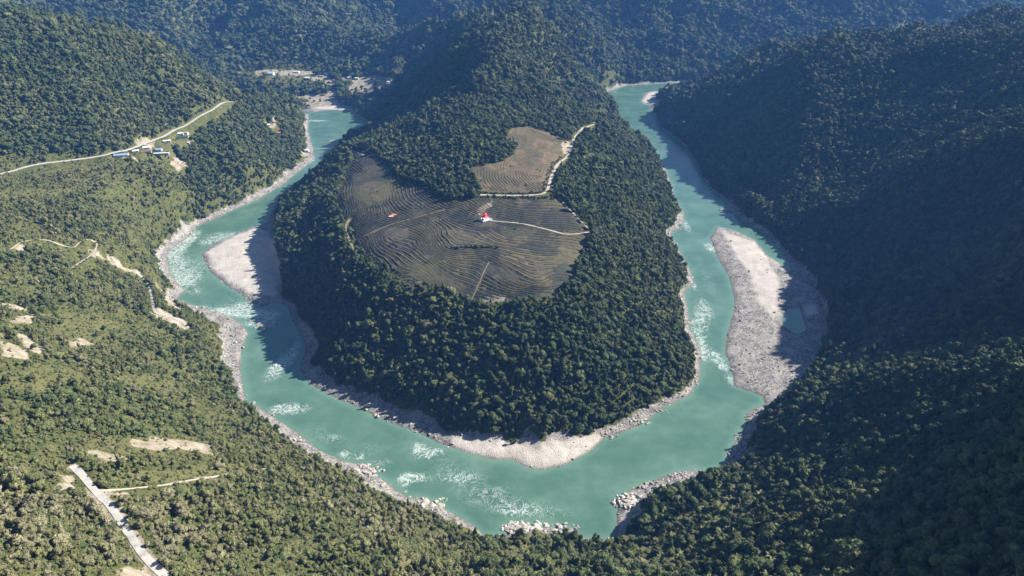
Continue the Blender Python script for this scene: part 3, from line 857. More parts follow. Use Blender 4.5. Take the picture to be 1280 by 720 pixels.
plain_px = [[(478, 284), (508, 286), (512, 296), (500, 302), (482, 296)], [(440, 215), (480, 215), (490, 240), (478, 256), (462, 256), (444, 246)], [(505, 330), (545, 332), (572, 350), (590, 372), (520, 354)], [(445, 192), (470, 194), (488, 210), (470, 216), (456, 214)],
            [(624, 282), (668, 288), (668, 302), (630, 298)], [(688, 318), (722, 318), (712, 345), (694, 340)], [(600, 326), (640, 340), (660, 356), (620, 350), (602, 338)], [(560, 288), (590, 292), (596, 306), (566, 304)],
            [(592, 268), (620, 268), (620, 284), (592, 284)], [(515, 262), (532, 262), (530, 270), (516, 272)]]
plain = np.zeros(FX.shape, bool)
for pts in plain_px:
    plain |= poly_dist(FX, FY, gpoly(pts)) + (fbm(FX / 12, FY / 12, 2) - 0.5) * 8 < 0
gap = fbm(FX / 14 + 40, FY / 14, 3) < 0.27
inside &= ~gap & (bil(DROAD, FX, FY) > 1.5)
FZ = bil(ZG, FX, FY)
m_tea, nt, b = mat('tea_leaves')
nt.links.new(ramp_n(nt, noise(nt, 0.5, 5, 0.7, geo_pos(nt)), [(0.3, (0.016, 0.024, 0.012)), (0.6, (0.03, 0.042, 0.018)), (0.8, (0.06, 0.07, 0.03))]), b.inputs['Base Color'])


def contours(level):
    s = PH - level
    segs = []
    ny, nx = s.shape
    a, b_, c_, d_ = s[:-1, :-1], s[:-1, 1:], s[1:, 1:], s[1:, :-1]
    okc = inside[:-1, :-1] & inside[1:, 1:]
    ch = ((np.minimum(np.minimum(a, b_), np.minimum(c_, d_)) < 0) & (np.maximum(np.maximum(a, b_), np.maximum(c_, d_)) > 0)) & okc
    for j, i in zip(*np.nonzero(ch)):
        v = [s[j, i], s[j, i + 1], s[j + 1, i + 1], s[j + 1, i]]
        p = [(fx[i], fy[j]), (fx[i + 1], fy[j]), (fx[i + 1], fy[j + 1]), (fx[i], fy[j + 1])]
        cr = []
        for k in range(4):
            v0, v1 = v[k], v[(k + 1) % 4]
            if (v0 < 0) != (v1 < 0):
                t = v0 / (v0 - v1)
                cr.append((p[k][0] + t * (p[(k + 1) % 4][0] - p[k][0]), p[k][1] + t * (p[(k + 1) % 4][1] - p[k][1])))
        if len(cr) == 2:
            segs.append((cr[0], cr[1], plain[j, i]))
    return segs


STEP = 0.85
# the ground of the tea garden: benches with a short steep bank at the outer edge of each
fr = np.mod(PH / STEP + 0.5, 1.0)
saw = np.where(fr < 0.78, fr / 0.78, (1 - fr) / 0.22) - 0.5
plain_s = np.where(plain, 0.30, 1.0)
for _ in range(4):
    pw = np.pad(plain_s, 1, mode='edge')
    plain_s = (pw[1:-1, 1:-1] + pw[:-2, 1:-1] + pw[2:, 1:-1] + pw[1:-1, :-2] + pw[1:-1, 2:]) / 5
amp_t = 1.55 * plain_s * (1 - sstep(-9, -2, DFE)) * sstep(0, 4, bil(DROAD, FX, FY)) * (0.6 + 0.8 * fbm(FX / 20, FY / 20, 2))
TZF = FZ + 0.12 + saw * amp_t + (fbm(FX / 3, FY / 3, 2) - .5) * .3
cellk = (DFE[:-1, :-1] < 4) & (DFE[1:, 1:] < 4)
ny_, nx_ = FX.shape
ii_ = np.arange(nx_ * ny_).reshape(ny_, nx_)
q = np.stack([ii_[:-1, :-1], ii_[:-1, 1:], ii_[1:, 1:], ii_[1:, :-1]], -1)[cellk].reshape(-1, 4)
used, inv = np.unique(q, return_inverse=True)
inv = inv.reshape(-1, 4)
me = bpy.data.meshes.new('tea_field')
me.from_pydata(np.stack([FX.ravel()[used], FY.ravel()[used], TZF.ravel()[used]], -1).tolist(), [], inv.tolist())
me.polygons.foreach_set('use_smooth', np.ones(len(inv), bool))
for k, G_ in ATT.items():
    at = me.attributes.new(k, 'FLOAT', 'POINT')
    vals_ = bil(G_, FX.ravel()[used], FY.ravel()[used])
    at.data.foreach_set('value', vals_.astype(np.float32))
me.materials.append(m_ter)
o = bpy.data.objects.new('tea_field', me)
COL.objects.link(o)
o['kind'] = 'structure'


def bilf(x, y):
    i = np.clip((x - fx[0]) / FS, 0, nx_ - 1.001); j = np.clip((y - fy[0]) / FS, 0, ny_ - 1.001)
    i0, j0 = int(i), int(j)
    a_, b_ = i - i0, j - j0
    return (TZF[j0, i0] * (1 - a_) + TZF[j0, i0 + 1] * a_) * (1 - b_) + (TZF[j0 + 1, i0] * (1 - a_) + TZF[j0 + 1, i0 + 1] * a_) * b_


verts, faces = [], []
for lev in np.arange(-2, 40, STEP) + 0.16 * STEP:
    for (ax, ay), (bx, by), pln in contours(lev):
        L = math.hypot(bx - ax, by - ay)
        if L < 0.2:
            continue
        ux, uy = (bx - ax) / L, (by - ay) / L
        hgt = (0.75 if not pln else 0.35) * (0.7 + 0.6 * rng.random())
        hw = 0.42 if not pln else 0.32
        base_i = len(verts)
        for (x, y) in ((ax - ux * .25, ay - uy * .25), (bx + ux * .25, by + uy * .25)):
            z = float(bilf(x, y))
            for o_, h_ in ((-hw, -0.4), (-hw * .75, hgt * .85), (0, hgt), (hw * .75, hgt * .8), (hw, -0.4)):
                verts.append((x - uy * o_, y + ux * o_, z + h_))
        for k in range(4):
            faces.append((base_i + k, base_i + k + 1, base_i + 6 + k, base_i + 5 + k))
# low rows of the fallow field above
gp2 = gpoly(high_field)
hx_ = np.arange(gp2[:, 0].min(), gp2[:, 0].max(), 2.0); hy_ = np.arange(gp2[:, 1].min(), gp2[:, 1].max(), 2.0)
HXg, HYg = np.meshgrid(hx_, hy_)
cen2 = ground(735, 230)[:2]
ph2 = np.hypot(HXg - cen2[0], HYg - cen2[1]) / 6.0 + (fbm(HXg / 30, HYg / 30, 2) - .5) * 1.6
in2 = (poly_dist(HXg, HYg, gp2) < -5) & (fbm(HXg / 22 + 8, HYg / 22, 3) > 0.44)
PHs, ins, fxs, fys, pls = PH, inside, fx, fy, plain
PH, inside, fx, fy, plain = ph2, in2, hx_, hy_, np.zeros(ph2.shape, bool)
for lev in np.arange(math.floor(ph2.min()), ph2.max(), 1.0):
    for (ax, ay), (bx, by), pln in contours(lev):
        L = math.hypot(bx - ax, by - ay)
        if L < 0.3:
            continue
        ux, uy = (bx - ax) / L, (by - ay) / L
        base_i = len(verts)
        hgt = 0.45 * (0.5 + rng.random())
        for (x, y) in ((ax - ux * .25, ay - uy * .25), (bx + ux * .25, by + uy * .25)):
            z = float(bil(ZG, x, y))
            for o_, h_ in ((-.4, -0.4), (-.3, hgt * .85), (0, hgt), (.3, hgt * .8), (.4, -0.4)):
                verts.append((x - uy * o_, y + ux * o_, z + h_))
        for k in range(4):
            faces.append((base_i + k, base_i + k + 1, base_i + 6 + k, base_i + 5 + k))
PH, inside, fx, fy, plain = PHs, ins, fxs, fys, pls
me = bpy.data.meshes.new('tea_hedge_rows')
me.from_pydata(verts, [], faces)
me.materials.append(m_tea)
o = bpy.data.objects.new('tea_hedge_rows', me)
COL.objects.link(o)
o['kind'] = 'stuff'

# ------------------------------------------------------------------ foliage
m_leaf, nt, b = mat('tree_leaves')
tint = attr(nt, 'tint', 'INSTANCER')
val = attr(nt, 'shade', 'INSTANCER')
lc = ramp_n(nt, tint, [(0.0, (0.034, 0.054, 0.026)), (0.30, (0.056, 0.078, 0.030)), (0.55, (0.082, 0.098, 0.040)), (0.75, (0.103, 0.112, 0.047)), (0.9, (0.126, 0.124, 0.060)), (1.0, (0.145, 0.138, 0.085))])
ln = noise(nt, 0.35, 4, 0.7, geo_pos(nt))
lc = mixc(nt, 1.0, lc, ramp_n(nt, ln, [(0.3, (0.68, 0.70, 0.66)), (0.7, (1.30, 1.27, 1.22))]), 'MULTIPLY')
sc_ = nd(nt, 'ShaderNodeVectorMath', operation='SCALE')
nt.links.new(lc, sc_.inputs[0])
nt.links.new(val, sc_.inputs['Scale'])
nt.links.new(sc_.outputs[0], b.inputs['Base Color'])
b.inputs['Roughness'].default_value = 0.75
b.inputs['Specular IOR Level'].default_value = 0.15
m_bark = simple('tree_bark', (0.12, 0.095, 0.07), 0.95, 0.35, 1.5)


def crown_mesh(name, seed, R_=4.6, H=9.5, base=3.0, lobes=7, leaves=46, lsize=1.0, spread=1.0):
    """a crown of uneven leaf masses with ragged leaf sprays standing off them"""
    k = np.random.default_rng(seed)
    mb = MB()
    cen = [(0.3 * k.normal(), 0.3 * k.normal(), base + (H - base) * 0.62, R_ * 0.56)]
    for i in range(lobes):
        a = 6.283 * (i + 0.6 * k.random()) / lobes
        t = k.random()
        rr = R_ * spread * (0.40 + 0.28 * k.random()) * (1.0 - 0.45 * t)
        z = base + (H - base) * (0.14 + 0.72 * t)
        cen.append((rr * math.cos(a), rr * math.sin(a), z, R_ * (0.30 + 0.17 * k.random())))
    for i, (x, y, z, r) in enumerate(cen):
        mb.ico((x, y, z), r * 0.93, 2, (1, 1, 0.85), 0.30, seed * 100 + i)
    for (x, y, z, r) in cen:
        for _ in range(leaves):
            n_ = k.normal(size=3)
            n_ /= np.linalg.norm(n_)
            if n_[2] < -0.3:
                n_[2] *= -1
            p = np.array([x, y, z]) + n_ * np.array([1, 1, 0.85]) * r * (0.90 + 0.30 * k.random())
            nn_ = n_ + k.normal(size=3) * 0.38
            nn_ /= np.linalg.norm(nn_)
            t1 = np.cross(nn_, k.normal(size=3))
            t1 /= np.linalg.norm(t1) + 1e-9
            t2 = np.cross(nn_, t1)
            s1, s2 = lsize * (0.5 + 0.6 * k.random()) * 0.62, lsize * (0.5 + 0.6 * k.random()) * 0.5
            mb.face([tuple(p - t1 * s1), tuple(p + t2 * s2), tuple(p + t1 * s1), tuple(p - t2 * s2)])
    me = bpy.data.meshes.new(name)
    mb.bm.to_mesh(me)
    mb.bm.free()
    me.materials.append(m_leaf)
    return me


def trunk_mesh(name, seed, H=7.0, r=0.3):
    k = random.Random(seed)
    mb = MB()
    top = Vector((k.uniform(-.4, .4), k.uniform(-.4, .4), H * 0.62))
    mb.tube((0, 0, -1.2), top, r * 1.25, r * 0.7, 7)
    for i in range(4):
        a = i * 1.57 + k.uniform(-.5, .5)
        mb.tube(top - Vector((0, 0, .2 + .4 * i)), top + Vector((math.cos(a) * 1.9, math.sin(a) * 1.9, H * 0.28 + .3 * i)), r * .5, r * .18, 5)
    me = bpy.data.meshes.new(name)
    mb.bm.to_mesh(me)
    mb.bm.free()
    me.materials.append(m_bark)
    return me


def frond_mesh(name, seed, n_=16, L=5.0, h0=2.5, stems=5, wid=0.55):
    """clump of tall arching leaves"""
    k = np.random.default_rng(seed)
    mb = MB()
    for s in range(stems):
        ox, oy = k.normal(size=2) * 1.6
        hh_ = h0 * (0.7 + 0.7 * k.random())
        for i in range(n_ // 2):
            a = k.random() * 6.283
            el = 0.5 + 0.7 * k.random()
            LL = L * (0.5 + 0.5 * k.random()) * 0.75
            pr = None
            for j in range(5):
                t = j / 4
                rad = LL * t * math.cos(el) * 1.0
                z = hh_ + LL * (t * math.sin(el) - 0.75 * t * t * math.sin(el))
                ww = wid * (1 - abs(2 * t - 0.8) * 0.6)
                c_ = np.array([ox + rad * math.cos(a), oy + rad * math.sin(a), z])
                sd = np.array([-math.sin(a), math.cos(a), 0.0]) * ww
                cur = (mb.bm.verts.new(tuple(c_ - sd)), mb.bm.verts.new(tuple(c_ + sd)))
                if pr:
                    mb.bm.faces.new((pr[0], pr[1], cur[1], cur[0]))
                pr = cur
    me = bpy.data.meshes.new(name)
    mb.bm.to_mesh(me)
    mb.bm.free()
    me.materials.append(m_leaf)
    return me


crowns, trunks = [], []
specs = [dict(), dict(R_=5.2, H=9.5, lobes=8), dict(R_=4.3, H=12, lobes=8), dict(R_=5.6, H=8.8, lobes=9, spread=1.15), dict(R_=3.8, H=10.5, lobes=6), dict(R_=4.8, H=11, lobes=7, leaves=60), dict(R_=3.4, H=13.5, base=2.5, lobes=8), dict(R_=5.2, H=10, lobes=6, spread=1.2)]
for i, s in enumerate(specs):
    crowns.append(crown_mesh('crown', 11 + i, **s))
    trunks.append(trunk_mesh('trunk', 31 + i, s.get('H', 9.5) * 0.75))
shrubs = [crown_mesh('shrub', 61 + i, R_=2.5, H=2.7, base=0.2, lobes=5, leaves=34, lsize=0.8) for i in range(3)]
fronds = [frond_mesh('frond_clump', 71 + i) for i in range(2)]
protos = crowns + shrubs + fronds       # 0-7, 8-10, 11-12

# scatter
pts = []
y = 150.0
while y < 6900:
    dist = math.hypot(y, 350)
    s = max(5.1, 0.0037 * dist)
    hwid = 0.80 * y + 330
    xs = np.arange(-hwid, hwid, s)
    xs = xs + (rng.random(len(xs)) - 0.5) * s * 1.5
    ys = y + (rng.random(len(xs)) - 0.5) * s * 1.5
    pts.append(np.stack([xs, ys, np.full(len(xs), s)], -1))
    y += s * 0.92
T = np.concatenate(pts)
TX, TY, TS = T[:, 0], T[:, 1], T[:, 2]
TZ = bil(ZG, TX, TY)
away = np.stack([TX, TY], -1) / np.hypot(TX, TY)[:, None]
px_, py_, dep_ = project(TX, TY, TZ + 6)
ok = (px_ > -160) & (px_ < 1440) & (py_ > -70) & (py_ < 880) & (dep_ > 100) & (bil(DW, TX, TY) > 3)


reach = np.clip(10.5 * np.hypot(TX, TY) / np.maximum(CAM_H - TZ, 120), 6, 70)      # how far beyond itself a tree hides the ground


def near(Mk, thr, shifts=(0, .5)):
    r = np.zeros(len(TX), bool)
    for s in [f * reach for f in shifts]:
        r |= bil(Mk, TX + away[:, 0] * s, TY + away[:, 1] * s) > thr
    return r


def nearroad(dmin, shifts):
    r = np.zeros(len(TX), bool)
    for s in [f * reach for f in shifts]:
        r |= bil(DROAD, TX + away[:, 0] * s, TY + away[:, 1] * s) < dmin
    return r


ok &= ~near(M_shore, 0.45, (0, .15)) & ~((TY < 800) & near(M_shore, 0.45, (.35, .55)))
ok &= ~near(M_field, 0.5, (0, .15, .3)) & ~near(M_field2, 0.5, (0, .15, .3))
u_ = rng.random(len(TX))
ok &= ~(near(M_bare, 0.4, (0, .35, .7)) & (u_ < 0.93))
ok &= ~nearroad(2.5, (0, .2, .4, .6)) & ~(nearroad(2.0, (.8, .95)) & (u_ < np.where(TY > 1000, .97, 0.7)))
padm = np.zeros(len(TX), bool)
for a, b_, r in pads:
    p = PADZ[(a, b_)]
    for s in (0, .4 * reach, .8 * reach, 1.1 * reach):
        padm |= np.hypot(TX + away[:, 0] * s - p[0], TY + away[:, 1] * s - p[1]) < r
ok &= ~padm
# open, scrubby country on the sunny hillside facing the river
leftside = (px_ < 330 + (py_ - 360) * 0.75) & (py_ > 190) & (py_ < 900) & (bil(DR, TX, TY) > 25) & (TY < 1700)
op = fbm(TX / 60 + 9, TY / 45, 4)
openness = leftside * sstep(0.40, 0.56, op)
grassy = bil(M_grass, TX, TY)
for f_ in (.3, .6, .9):
    grassy = np.maximum(grassy, (TY > 1900) * bil(M_grass, TX + away[:, 0] * f_ * reach, TY + away[:, 1] * f_ * reach))
p_tree = np.where(leftside, np.where(py_ > 580, .98, .92) - np.where(py_ > 580, 0.12, 0.72) * openness, 1.0) * (1 - 0.86 * grassy)
p_tree *= np.where((M_bare.max() > 0) & near(M_bare, .3, (0,)), 0.2, 1)
is_tree = ok & (rng.random(len(TX)) < p_tree)
is_shrub = ok & ~is_tree & (rng.random(len(TX)) < 0.62)
pale_front = leftside & (py_ > 590) & (px_ > 240) & (px_ < 1000)
fr_n = fbm(TX / 40 + 77, TY / 40, 3)
is_frond = (is_tree | is_shrub) & (((px_ > 150) & (px_ < 1000) & (py_ > 600) & (fr_n > 0.50)) | ((px_ < 170) & (py_ > 640) & (fr_n > 0.58))) & (rng.random(len(TX)) < 0.62)
sel = is_tree | is_shrub
N = len(TX)
kind = np.where(is_shrub & ~is_tree, 8 + rng.integers(0, 3, N), rng.integers(0, 8, N))
kind = np.where(is_frond, 11 + rng.integers(0, 2, N), kind)
sc = TS / 6.2 * np.clip(np.exp(rng.normal(size=N) * 0.38 - 0.04), 0.4, 1.95) * (0.72 + 0.60 * fbm(TX / 45 + 21, TY / 45, 2))
asp = np.exp(rng.normal(size=N) * 0.2)
sc *= np.where(leftside, np.where(is_frond, .8, 0.66), 0.92)
edge = np.maximum(bil(M_shore, TX + 6, TY), np.maximum(bil(M_shore, TX, TY + 6), bil(M_shore, TX - 6, TY - 6)))
sc *= 1 - 0.25 * edge
zs = sc ** 0.8 * (0.80 + 0.65 * rng.random(N) ** 1.5)
patch = fbm(TX / 130 + 5, TY / 130, 3)
tint = 0.30 + (patch - 0.5) * 0.7 + rng.normal(size=N) * 0.13
tint += np.where(leftside, 0.28 + 0.2 * openness, 0.09) + np.where(py_ > 560, 0.08, 0)
tint += np.where(rng.random(N) < 0.03, 0.35, 0)
tint = np.where(is_frond, 0.74 + 0.16 * rng.random(N), tint)
tint = np.clip(tint, 0.02, 1)
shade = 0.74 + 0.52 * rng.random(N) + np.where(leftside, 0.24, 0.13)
TZ = TZ - 0.3


def tree_group(nm, points_mask, proto_list, first, kind_stuff='stuff'):
    m = points_mask
    me = bpy.data.meshes.new(nm)
    k = int(m.sum())
    me.vertices.add(k)
    me.vertices.foreach_set('co', np.stack([TX[m], TY[m], TZ[m]], -1).astype(np.float32).ravel())
    for an, av in (('tint', tint[m]), ('shade', shade[m]), ('rot', rng.random(k) * 6.283), ('sxy', sc[m]), ('sy', sc[m] * np.exp(rng.normal(size=k) * .2)), ('sz', zs[m]), ('kid', (kind[m] - first).astype(float))):
        at = me.attributes.new(an, 'FLOAT', 'POINT')
        at.data.foreach_set('value', av.astype(np.float32))
    o = bpy.data.objects.new(nm, me)
    COL.objects.link(o)
    o['kind'] = kind_stuff
    scatter_nodes(o, proto_list)
    return o


def scatter_nodes(o, proto_list):
    ng = bpy.data.node_groups.new(o.name + '_scatter', 'GeometryNodeTree')
    ng.interface.new_socket('Geometry', in_out='INPUT', socket_type='NodeSocketGeometry')
    ng.interface.new_socket('Geometry', in_out='OUTPUT', socket_type='NodeSocketGeometry')
    N_, L_ = ng.nodes, ng.links
    gi, go = N_.new('NodeGroupInput'), N_.new('NodeGroupOutput')
    join = N_.new('GeometryNodeJoinGeometry')

    def na(name):
        x = N_.new('GeometryNodeInputNamedAttribute')
        x.data_type = 'FLOAT'
        x.inputs['Name'].default_value = name
        return [s for s in x.outputs if s.name == 'Attribute' and s.enabled][0]
    rot = N_.new('ShaderNodeCombineXYZ')
    L_.new(na('rot'), rot.inputs[2])
    scl = N_.new('ShaderNodeCombineXYZ')
    L_.new(na('sxy'), scl.inputs[0]); L_.new(na('sy'), scl.inputs[1]); L_.new(na('sz'), scl.inputs[2])
    kid = na('kid')
    for i, me in enumerate(proto_list):
        po = bpy.data.objects.new('proto', me)      # never linked: only its mesh is read
        oi = N_.new('GeometryNodeObjectInfo')
        oi.inputs['Object'].default_value = po
        oi.inputs['As Instance'].default_value = False
        g2 = N_.new('GeometryNodeGeometryToInstance')
        L_.new(oi.outputs['Geometry'], g2.inputs[0])
        cmp_ = N_.new('FunctionNodeCompare')
        cmp_.data_type = 'FLOAT'
        cmp_.operation = 'EQUAL'
        cmp_.inputs['Epsilon'].default_value = 0.25
        L_.new(kid, cmp_.inputs[0])
        cmp_.inputs[1].default_value = float(i)
        ip = N_.new('GeometryNodeInstanceOnPoints')
        L_.new(gi.outputs[0], ip.inputs['Points'])
        L_.new(cmp_.outputs[0], ip.inputs['Selection'])
        L_.new(g2.outputs[0], ip.inputs['Instance'])
        L_.new(rot.outputs[0], ip.inputs['Rotation'])
        L_.new(scl.outputs[0], ip.inputs['Scale'])
        L_.new(ip.outputs[0], join.inputs[0])
    L_.new(join.outputs[0], go.inputs[0])
    md = o.modifiers.new('scatter', 'NODES')
    md.node_group = ng


# the 300 trees that show largest stand as things of their own
treeish = sel & (kind < 8)
inframe = treeish & (px_ > 4) & (px_ < 1276) & (py_ > 4) & (py_ < 708)
cand = np.nonzero(inframe)[0]
cand = cand[np.argsort(-(sc[cand] / dep_[cand]))][:300]
solo = np.zeros(N, bool)
solo[cand] = True


def place_words(px, py, p):
    """where a tree stands, in words one can follow in the photograph"""
    near_road = float(bil(DROAD, p[0], p[1]))
    if px < 330 and py > 560:
        zone = 'beside the pale concrete road' if near_road < 14 else ('uphill of the pale concrete road' if px < 90 + (py - 580) * 0.75 else 'on the scrub slope between concrete road and river')
        if py < 640 and near_road >= 14:
            zone = 'near the upper end of the concrete road' if px < 180 else 'below the pale dirt side track'
    elif px < 330:
        zone = 'on the sunlit scrub hillside above the bare tan clearings'
    elif px < 560:
        zone = 'on the wooded slope above the whitewater rapids' if py < 660 else 'among pale fronds on the slope below the rapids'
    elif px < 800:
        zone = 'above the pale rocks at the tip of the bend' if py < 690 else 'low on the bank below the river bend'
    elif px < 1000:
        zone = 'above the grey rock shelf on the near spur' if py < 640 else 'on the shaded foot of the near spur'
    elif px < 1140:
        zone = 'on the half-lit flank of the near spur' if py < 620 else 'in the dark hollow of the near spur'
    else:
        zone = 'on the high crest of the near spur' if py < 600 else 'on the deeply shaded corner slope'
    return zone


for i in cand:
    col = ['dark green', 'mid green', 'olive green', 'yellowish green', 'pale grey-green'][int(np.digitize(tint[i], [0.22, 0.42, 0.62, 0.82]))]
    size = 'tall' if zs[i] > 1.18 else ('low' if zs[i] < 0.82 else 'medium-sized')
    form = ['round-crowned', 'full-crowned', 'tall-domed', 'wide-crowned', 'lean', 'bushy', 'slender', 'flat-topped'][int(kind[i])]
    zone = place_words(px_[i], py_[i], (TX[i], TY[i]))
    t = thing('broadleaf_tree', f'{size} {col} {form} tree {zone}', 'tree', (TX[i], TY[i], TZ[i]), rng.random() * 6.28, 'trees ' + zone)
    t.scale = (sc[i], sc[i] * asp[i], zs[i])
    for nm, me in (('crown', crowns[kind[i]]), ('trunk', trunks[kind[i]])):
        o = bpy.data.objects.new(nm, me)
        COL.objects.link(o)
        o.parent = t
        o['tint'] = float(tint[i])
        o['shade'] = float(shade[i])

tree_group('forest', treeish & ~solo, crowns, 0)
scrub = sel & (kind >= 8)
print('trees', int((treeish).sum()), 'scrub', int(scrub.sum()))
# a second, closer sowing of bushes on the open hillside
bx, by = np.meshgrid(np.arange(-1350, 420, 4.3), np.arange(150, 1750, 4.1))
bx = (bx + (rng.random(bx.shape) - .5) * 4.2).ravel(); by = (by + (rng.random(by.shape) - .5) * 4).ravel()
bz = bil(ZG, bx, by)
bpx, bpy_, bdep = project(bx, by, bz + 2)
left_b = (bpx < 330 + (bpy_ - 360) * 0.75) & (bpy_ > 190) & (bpx > -60) & (bpy_ < 790) & (bil(DR, bx, by) > 22)
ob = sstep(0.40, 0.60, fbm(bx / 60 + 9, by / 45, 4))
cl = fbm(bx / 14 + 3, by / 14, 3)
keepb = left_b & (rng.random(len(bx)) < np.where(bpy_ > 540, .97, 0.62 - 0.12 * ob) * np.where(bpy_ > 580, 1, sstep(.28, .46, cl))) & (bil(DROAD, bx, by) > 1.8) & (bil(M_shore, bx, by) < .3) & ~((bil(M_bare, bx, by) > .35) & (rng.random(len(bx)) < .9))
keepb &= ~((bil(M_grass, bx, by) > .4) & (rng.random(len(bx)) < .55))
nb = int(keepb.sum())
hx, hy, hs = [], [], []
tx_, ty_ = np.meshgrid(np.arange(-900, 300, 3.1), np.arange(170, 1000, 3.0))
tx_ = (tx_ + (rng.random(tx_.shape) - .5) * 3.1).ravel(); ty_ = (ty_ + (rng.random(ty_.shape) - .5) * 3).ravel()
tpx, tpy, _td = project(tx_, ty_, bil(ZG, tx_, ty_))
kt = (tpx < 330 + (tpy - 360) * 0.75) & (tpy > 330) & (tpx > -30) & (tpy < 760) & (bil(DR, tx_, ty_) > 20) & (bil(DROAD, tx_, ty_) > .8) & (rng.random(len(tx_)) < 0.62)
kt &= ~((bil(M_bare, tx_, ty_) > .35) & (rng.random(len(tx_)) < .9))
hx, hy, hs = list(tx_[kt]), list(ty_[kt]), list(.16 + .26 * rng.random(int(kt.sum())) ** 2)
n_tuft = len(hx)


def hedge_line(pts, off, step, size, spread=1.0):
    g = np.array([ground(a, b)[:2] for a, b in pts])
    for i in range(len(g) - 1):
        L = np.linalg.norm(g[i + 1] - g[i])
        n_ = (g[i + 1] - g[i]) / L
        for q_ in np.arange(0, L, step):
            p_ = g[i] + n_ * q_ + np.array([-n_[1], n_[0]]) * off + rng.normal(size=2) * spread
            hx.append(p_[0]); hy.append(p_[1]); hs.append(size * (.7 + .7 * rng.random()))


hedge_line([(600, 243.5), (640, 244.5), (679, 242.5)], 7, 3.0, .95, 1.2)
hedge_line([(600, 243.5), (640, 244.5), (690, 246)], -9, 3.0, .9, 2.0)
hedge_line([(566, 310), (596, 309), (622, 309)], 0, 3.0, .95, 1.4)
hedge_line([(684, 240), (690, 218), (697, 205), (708, 197)], 8, 5.0, .8, 2.0)
hedge_line([(452, 300), (470, 330), (500, 350), (540, 360)], 5, 5.0, .7, 3.0)
hedge_line([(488, 206), (497, 225), (525, 233), (560, 250)], 0, 5.0, .9, 3.0)
hedge_line([(436, 212), (428, 240), (432, 262)], 0, 5.0, .7, 2.0)
for a, b_ in [(646, 287), (598, 226), (700, 232), (505, 238), (545, 262), (640, 208), (672, 213), (655, 232), (690, 262), (620, 330), (560, 300), (470, 240)]:
    hedge_line([(a, b_), (a + 2, b_)], 0, 3.0, .7, 1.5)
hx, hy, hs = np.array(hx), np.array(hy), np.array(hs)
TX = np.concatenate([TX[scrub], bx[keepb], hx]); TY = np.concatenate([TY[scrub], by[keepb], hy]); TZ = np.concatenate([TZ[scrub], bz[keepb] - .2, bil(ZG, hx, hy) - .2])
nh = len(hx)
scb = 0.45 + 0.6 * rng.random(nb) ** 2
sc = np.concatenate([sc[scrub], scb, hs]); zs = np.concatenate([zs[scrub], scb * (.8 + .5 * rng.random(nb)), hs * 1.1])
tint = np.concatenate([tint[scrub], np.clip(.55 + .22 * rng.normal(size=nb) + .25 * (cl[keepb] - .5), .05, 1), np.where(np.arange(nh) < n_tuft, .55 + .35 * rng.random(nh), .25 + .3 * rng.random(nh))])
shade = np.concatenate([shade[scrub], 1.05 + .4 * rng.random(nb), .9 + .3 * rng.random(nh)])
kb = 8 + rng.integers(0, 3, nb)
kb = np.where((bpy_[keepb] > 590) & (rng.random(nb) < .16), 11, kb)
kind = np.concatenate([kind[scrub], kb, 8 + rng.integers(0, 3, nh)])
tree_group('undergrowth', np.ones(len(TX), bool), shrubs + fronds, 8)
print('bushes', nb)

# ------------------------------------------------------------------ stones
m_rock, nt, b = mat('river_rock')
pos = geo_pos(nt)
rn = noise(nt, 0.22, 7, 0.7, pos)
rcol = ramp_n(nt, rn, [(0.3, (0.20, 0.185, 0.165)), (0.5, (0.40, 0.375, 0.34)), (0.7, (0.56, 0.53, 0.49))])
oi = nd(nt, 'ShaderNodeObjectInfo')
rcol = mixc(nt, 1.0, rcol, ramp_n(nt, oi.outputs['Random'], [(0, (0.62, 0.62, 0.64)), (1, (1.1, 1.08, 1.04))]), 'MULTIPLY')
nt.links.new(rcol, b.inputs['Base Color'])
b.inputs['Roughness'].default_value = 0.9
bump(nt, b, noise(nt, 0.9, 6, 0.75, pos), 0.7, 0.9)
def crag(mb, loc, rad, seed, flat):
    """angular block: a ball cut by random planes"""
    k = np.random.default_rng(seed)
    r = bmesh.ops.create_icosphere(mb.bm, subdivisions=2, radius=1.0)
    pl = k.normal(size=(9, 3)); pl /= np.linalg.norm(pl, axis=1)[:, None]
    dd = 0.45 + 0.4 * k.random(9)
    sq = np.array([1.0 + .5 * k.random(), .7 + .5 * k.random(), flat * (.7 + .7 * k.random())])
    ca, sa = math.cos(seed), math.sin(seed)
    for v in r['verts']:
        p = np.array(v.co)
        for n_, d_ in zip(pl, dd):
            h_ = p @ n_ - d_
            if h_ > 0:
                p = p - n_ * h_
        p = p * sq * rad * (1 + .05 * k.normal())
        v.co = (loc[0] + p[0] * ca - p[1] * sa, loc[1] + p[0] * sa + p[1] * ca, loc[2] + p[2])


rock_me = []
for i in range(4):
    mb = MB()
    crag(mb, (0, 0, 0.12), 1.0, 300 + i, .75)
    me = bpy.data.meshes.new('stone')
    mb.bm.to_mesh(me); mb.bm.free()
    me.materials.append(m_rock)
    rock_me.append(me)
cnt = 900000
sel_c = np.nonzero((k_sh).ravel())[0]
fxm, fym = fm(GX).ravel()[sel_c], fm(GY).ravel()[sel_c]
area = (fm(np.gradient(GX, axis=1)) * fm(np.gradient(GY, axis=0))).ravel()[sel_c]
dwm, wrm, snd = fm(DW).ravel()[sel_c], fm(WR).ravel()[sel_c], fm(M_sand).ravel()[sel_c]
patchn = fbm(fxm / 18, fym / 18, 3)
dens = 0.035 * (1 - 0.93 * snd) * np.where(wrm < 36, 1.1, 1.0) * sstep(0.3, 0.6, patchn) * (dwm > -1.5) * (fym < 1900)
kk = rng.poisson(area * dens)
ri = np.repeat(np.arange(len(sel_c)), kk)
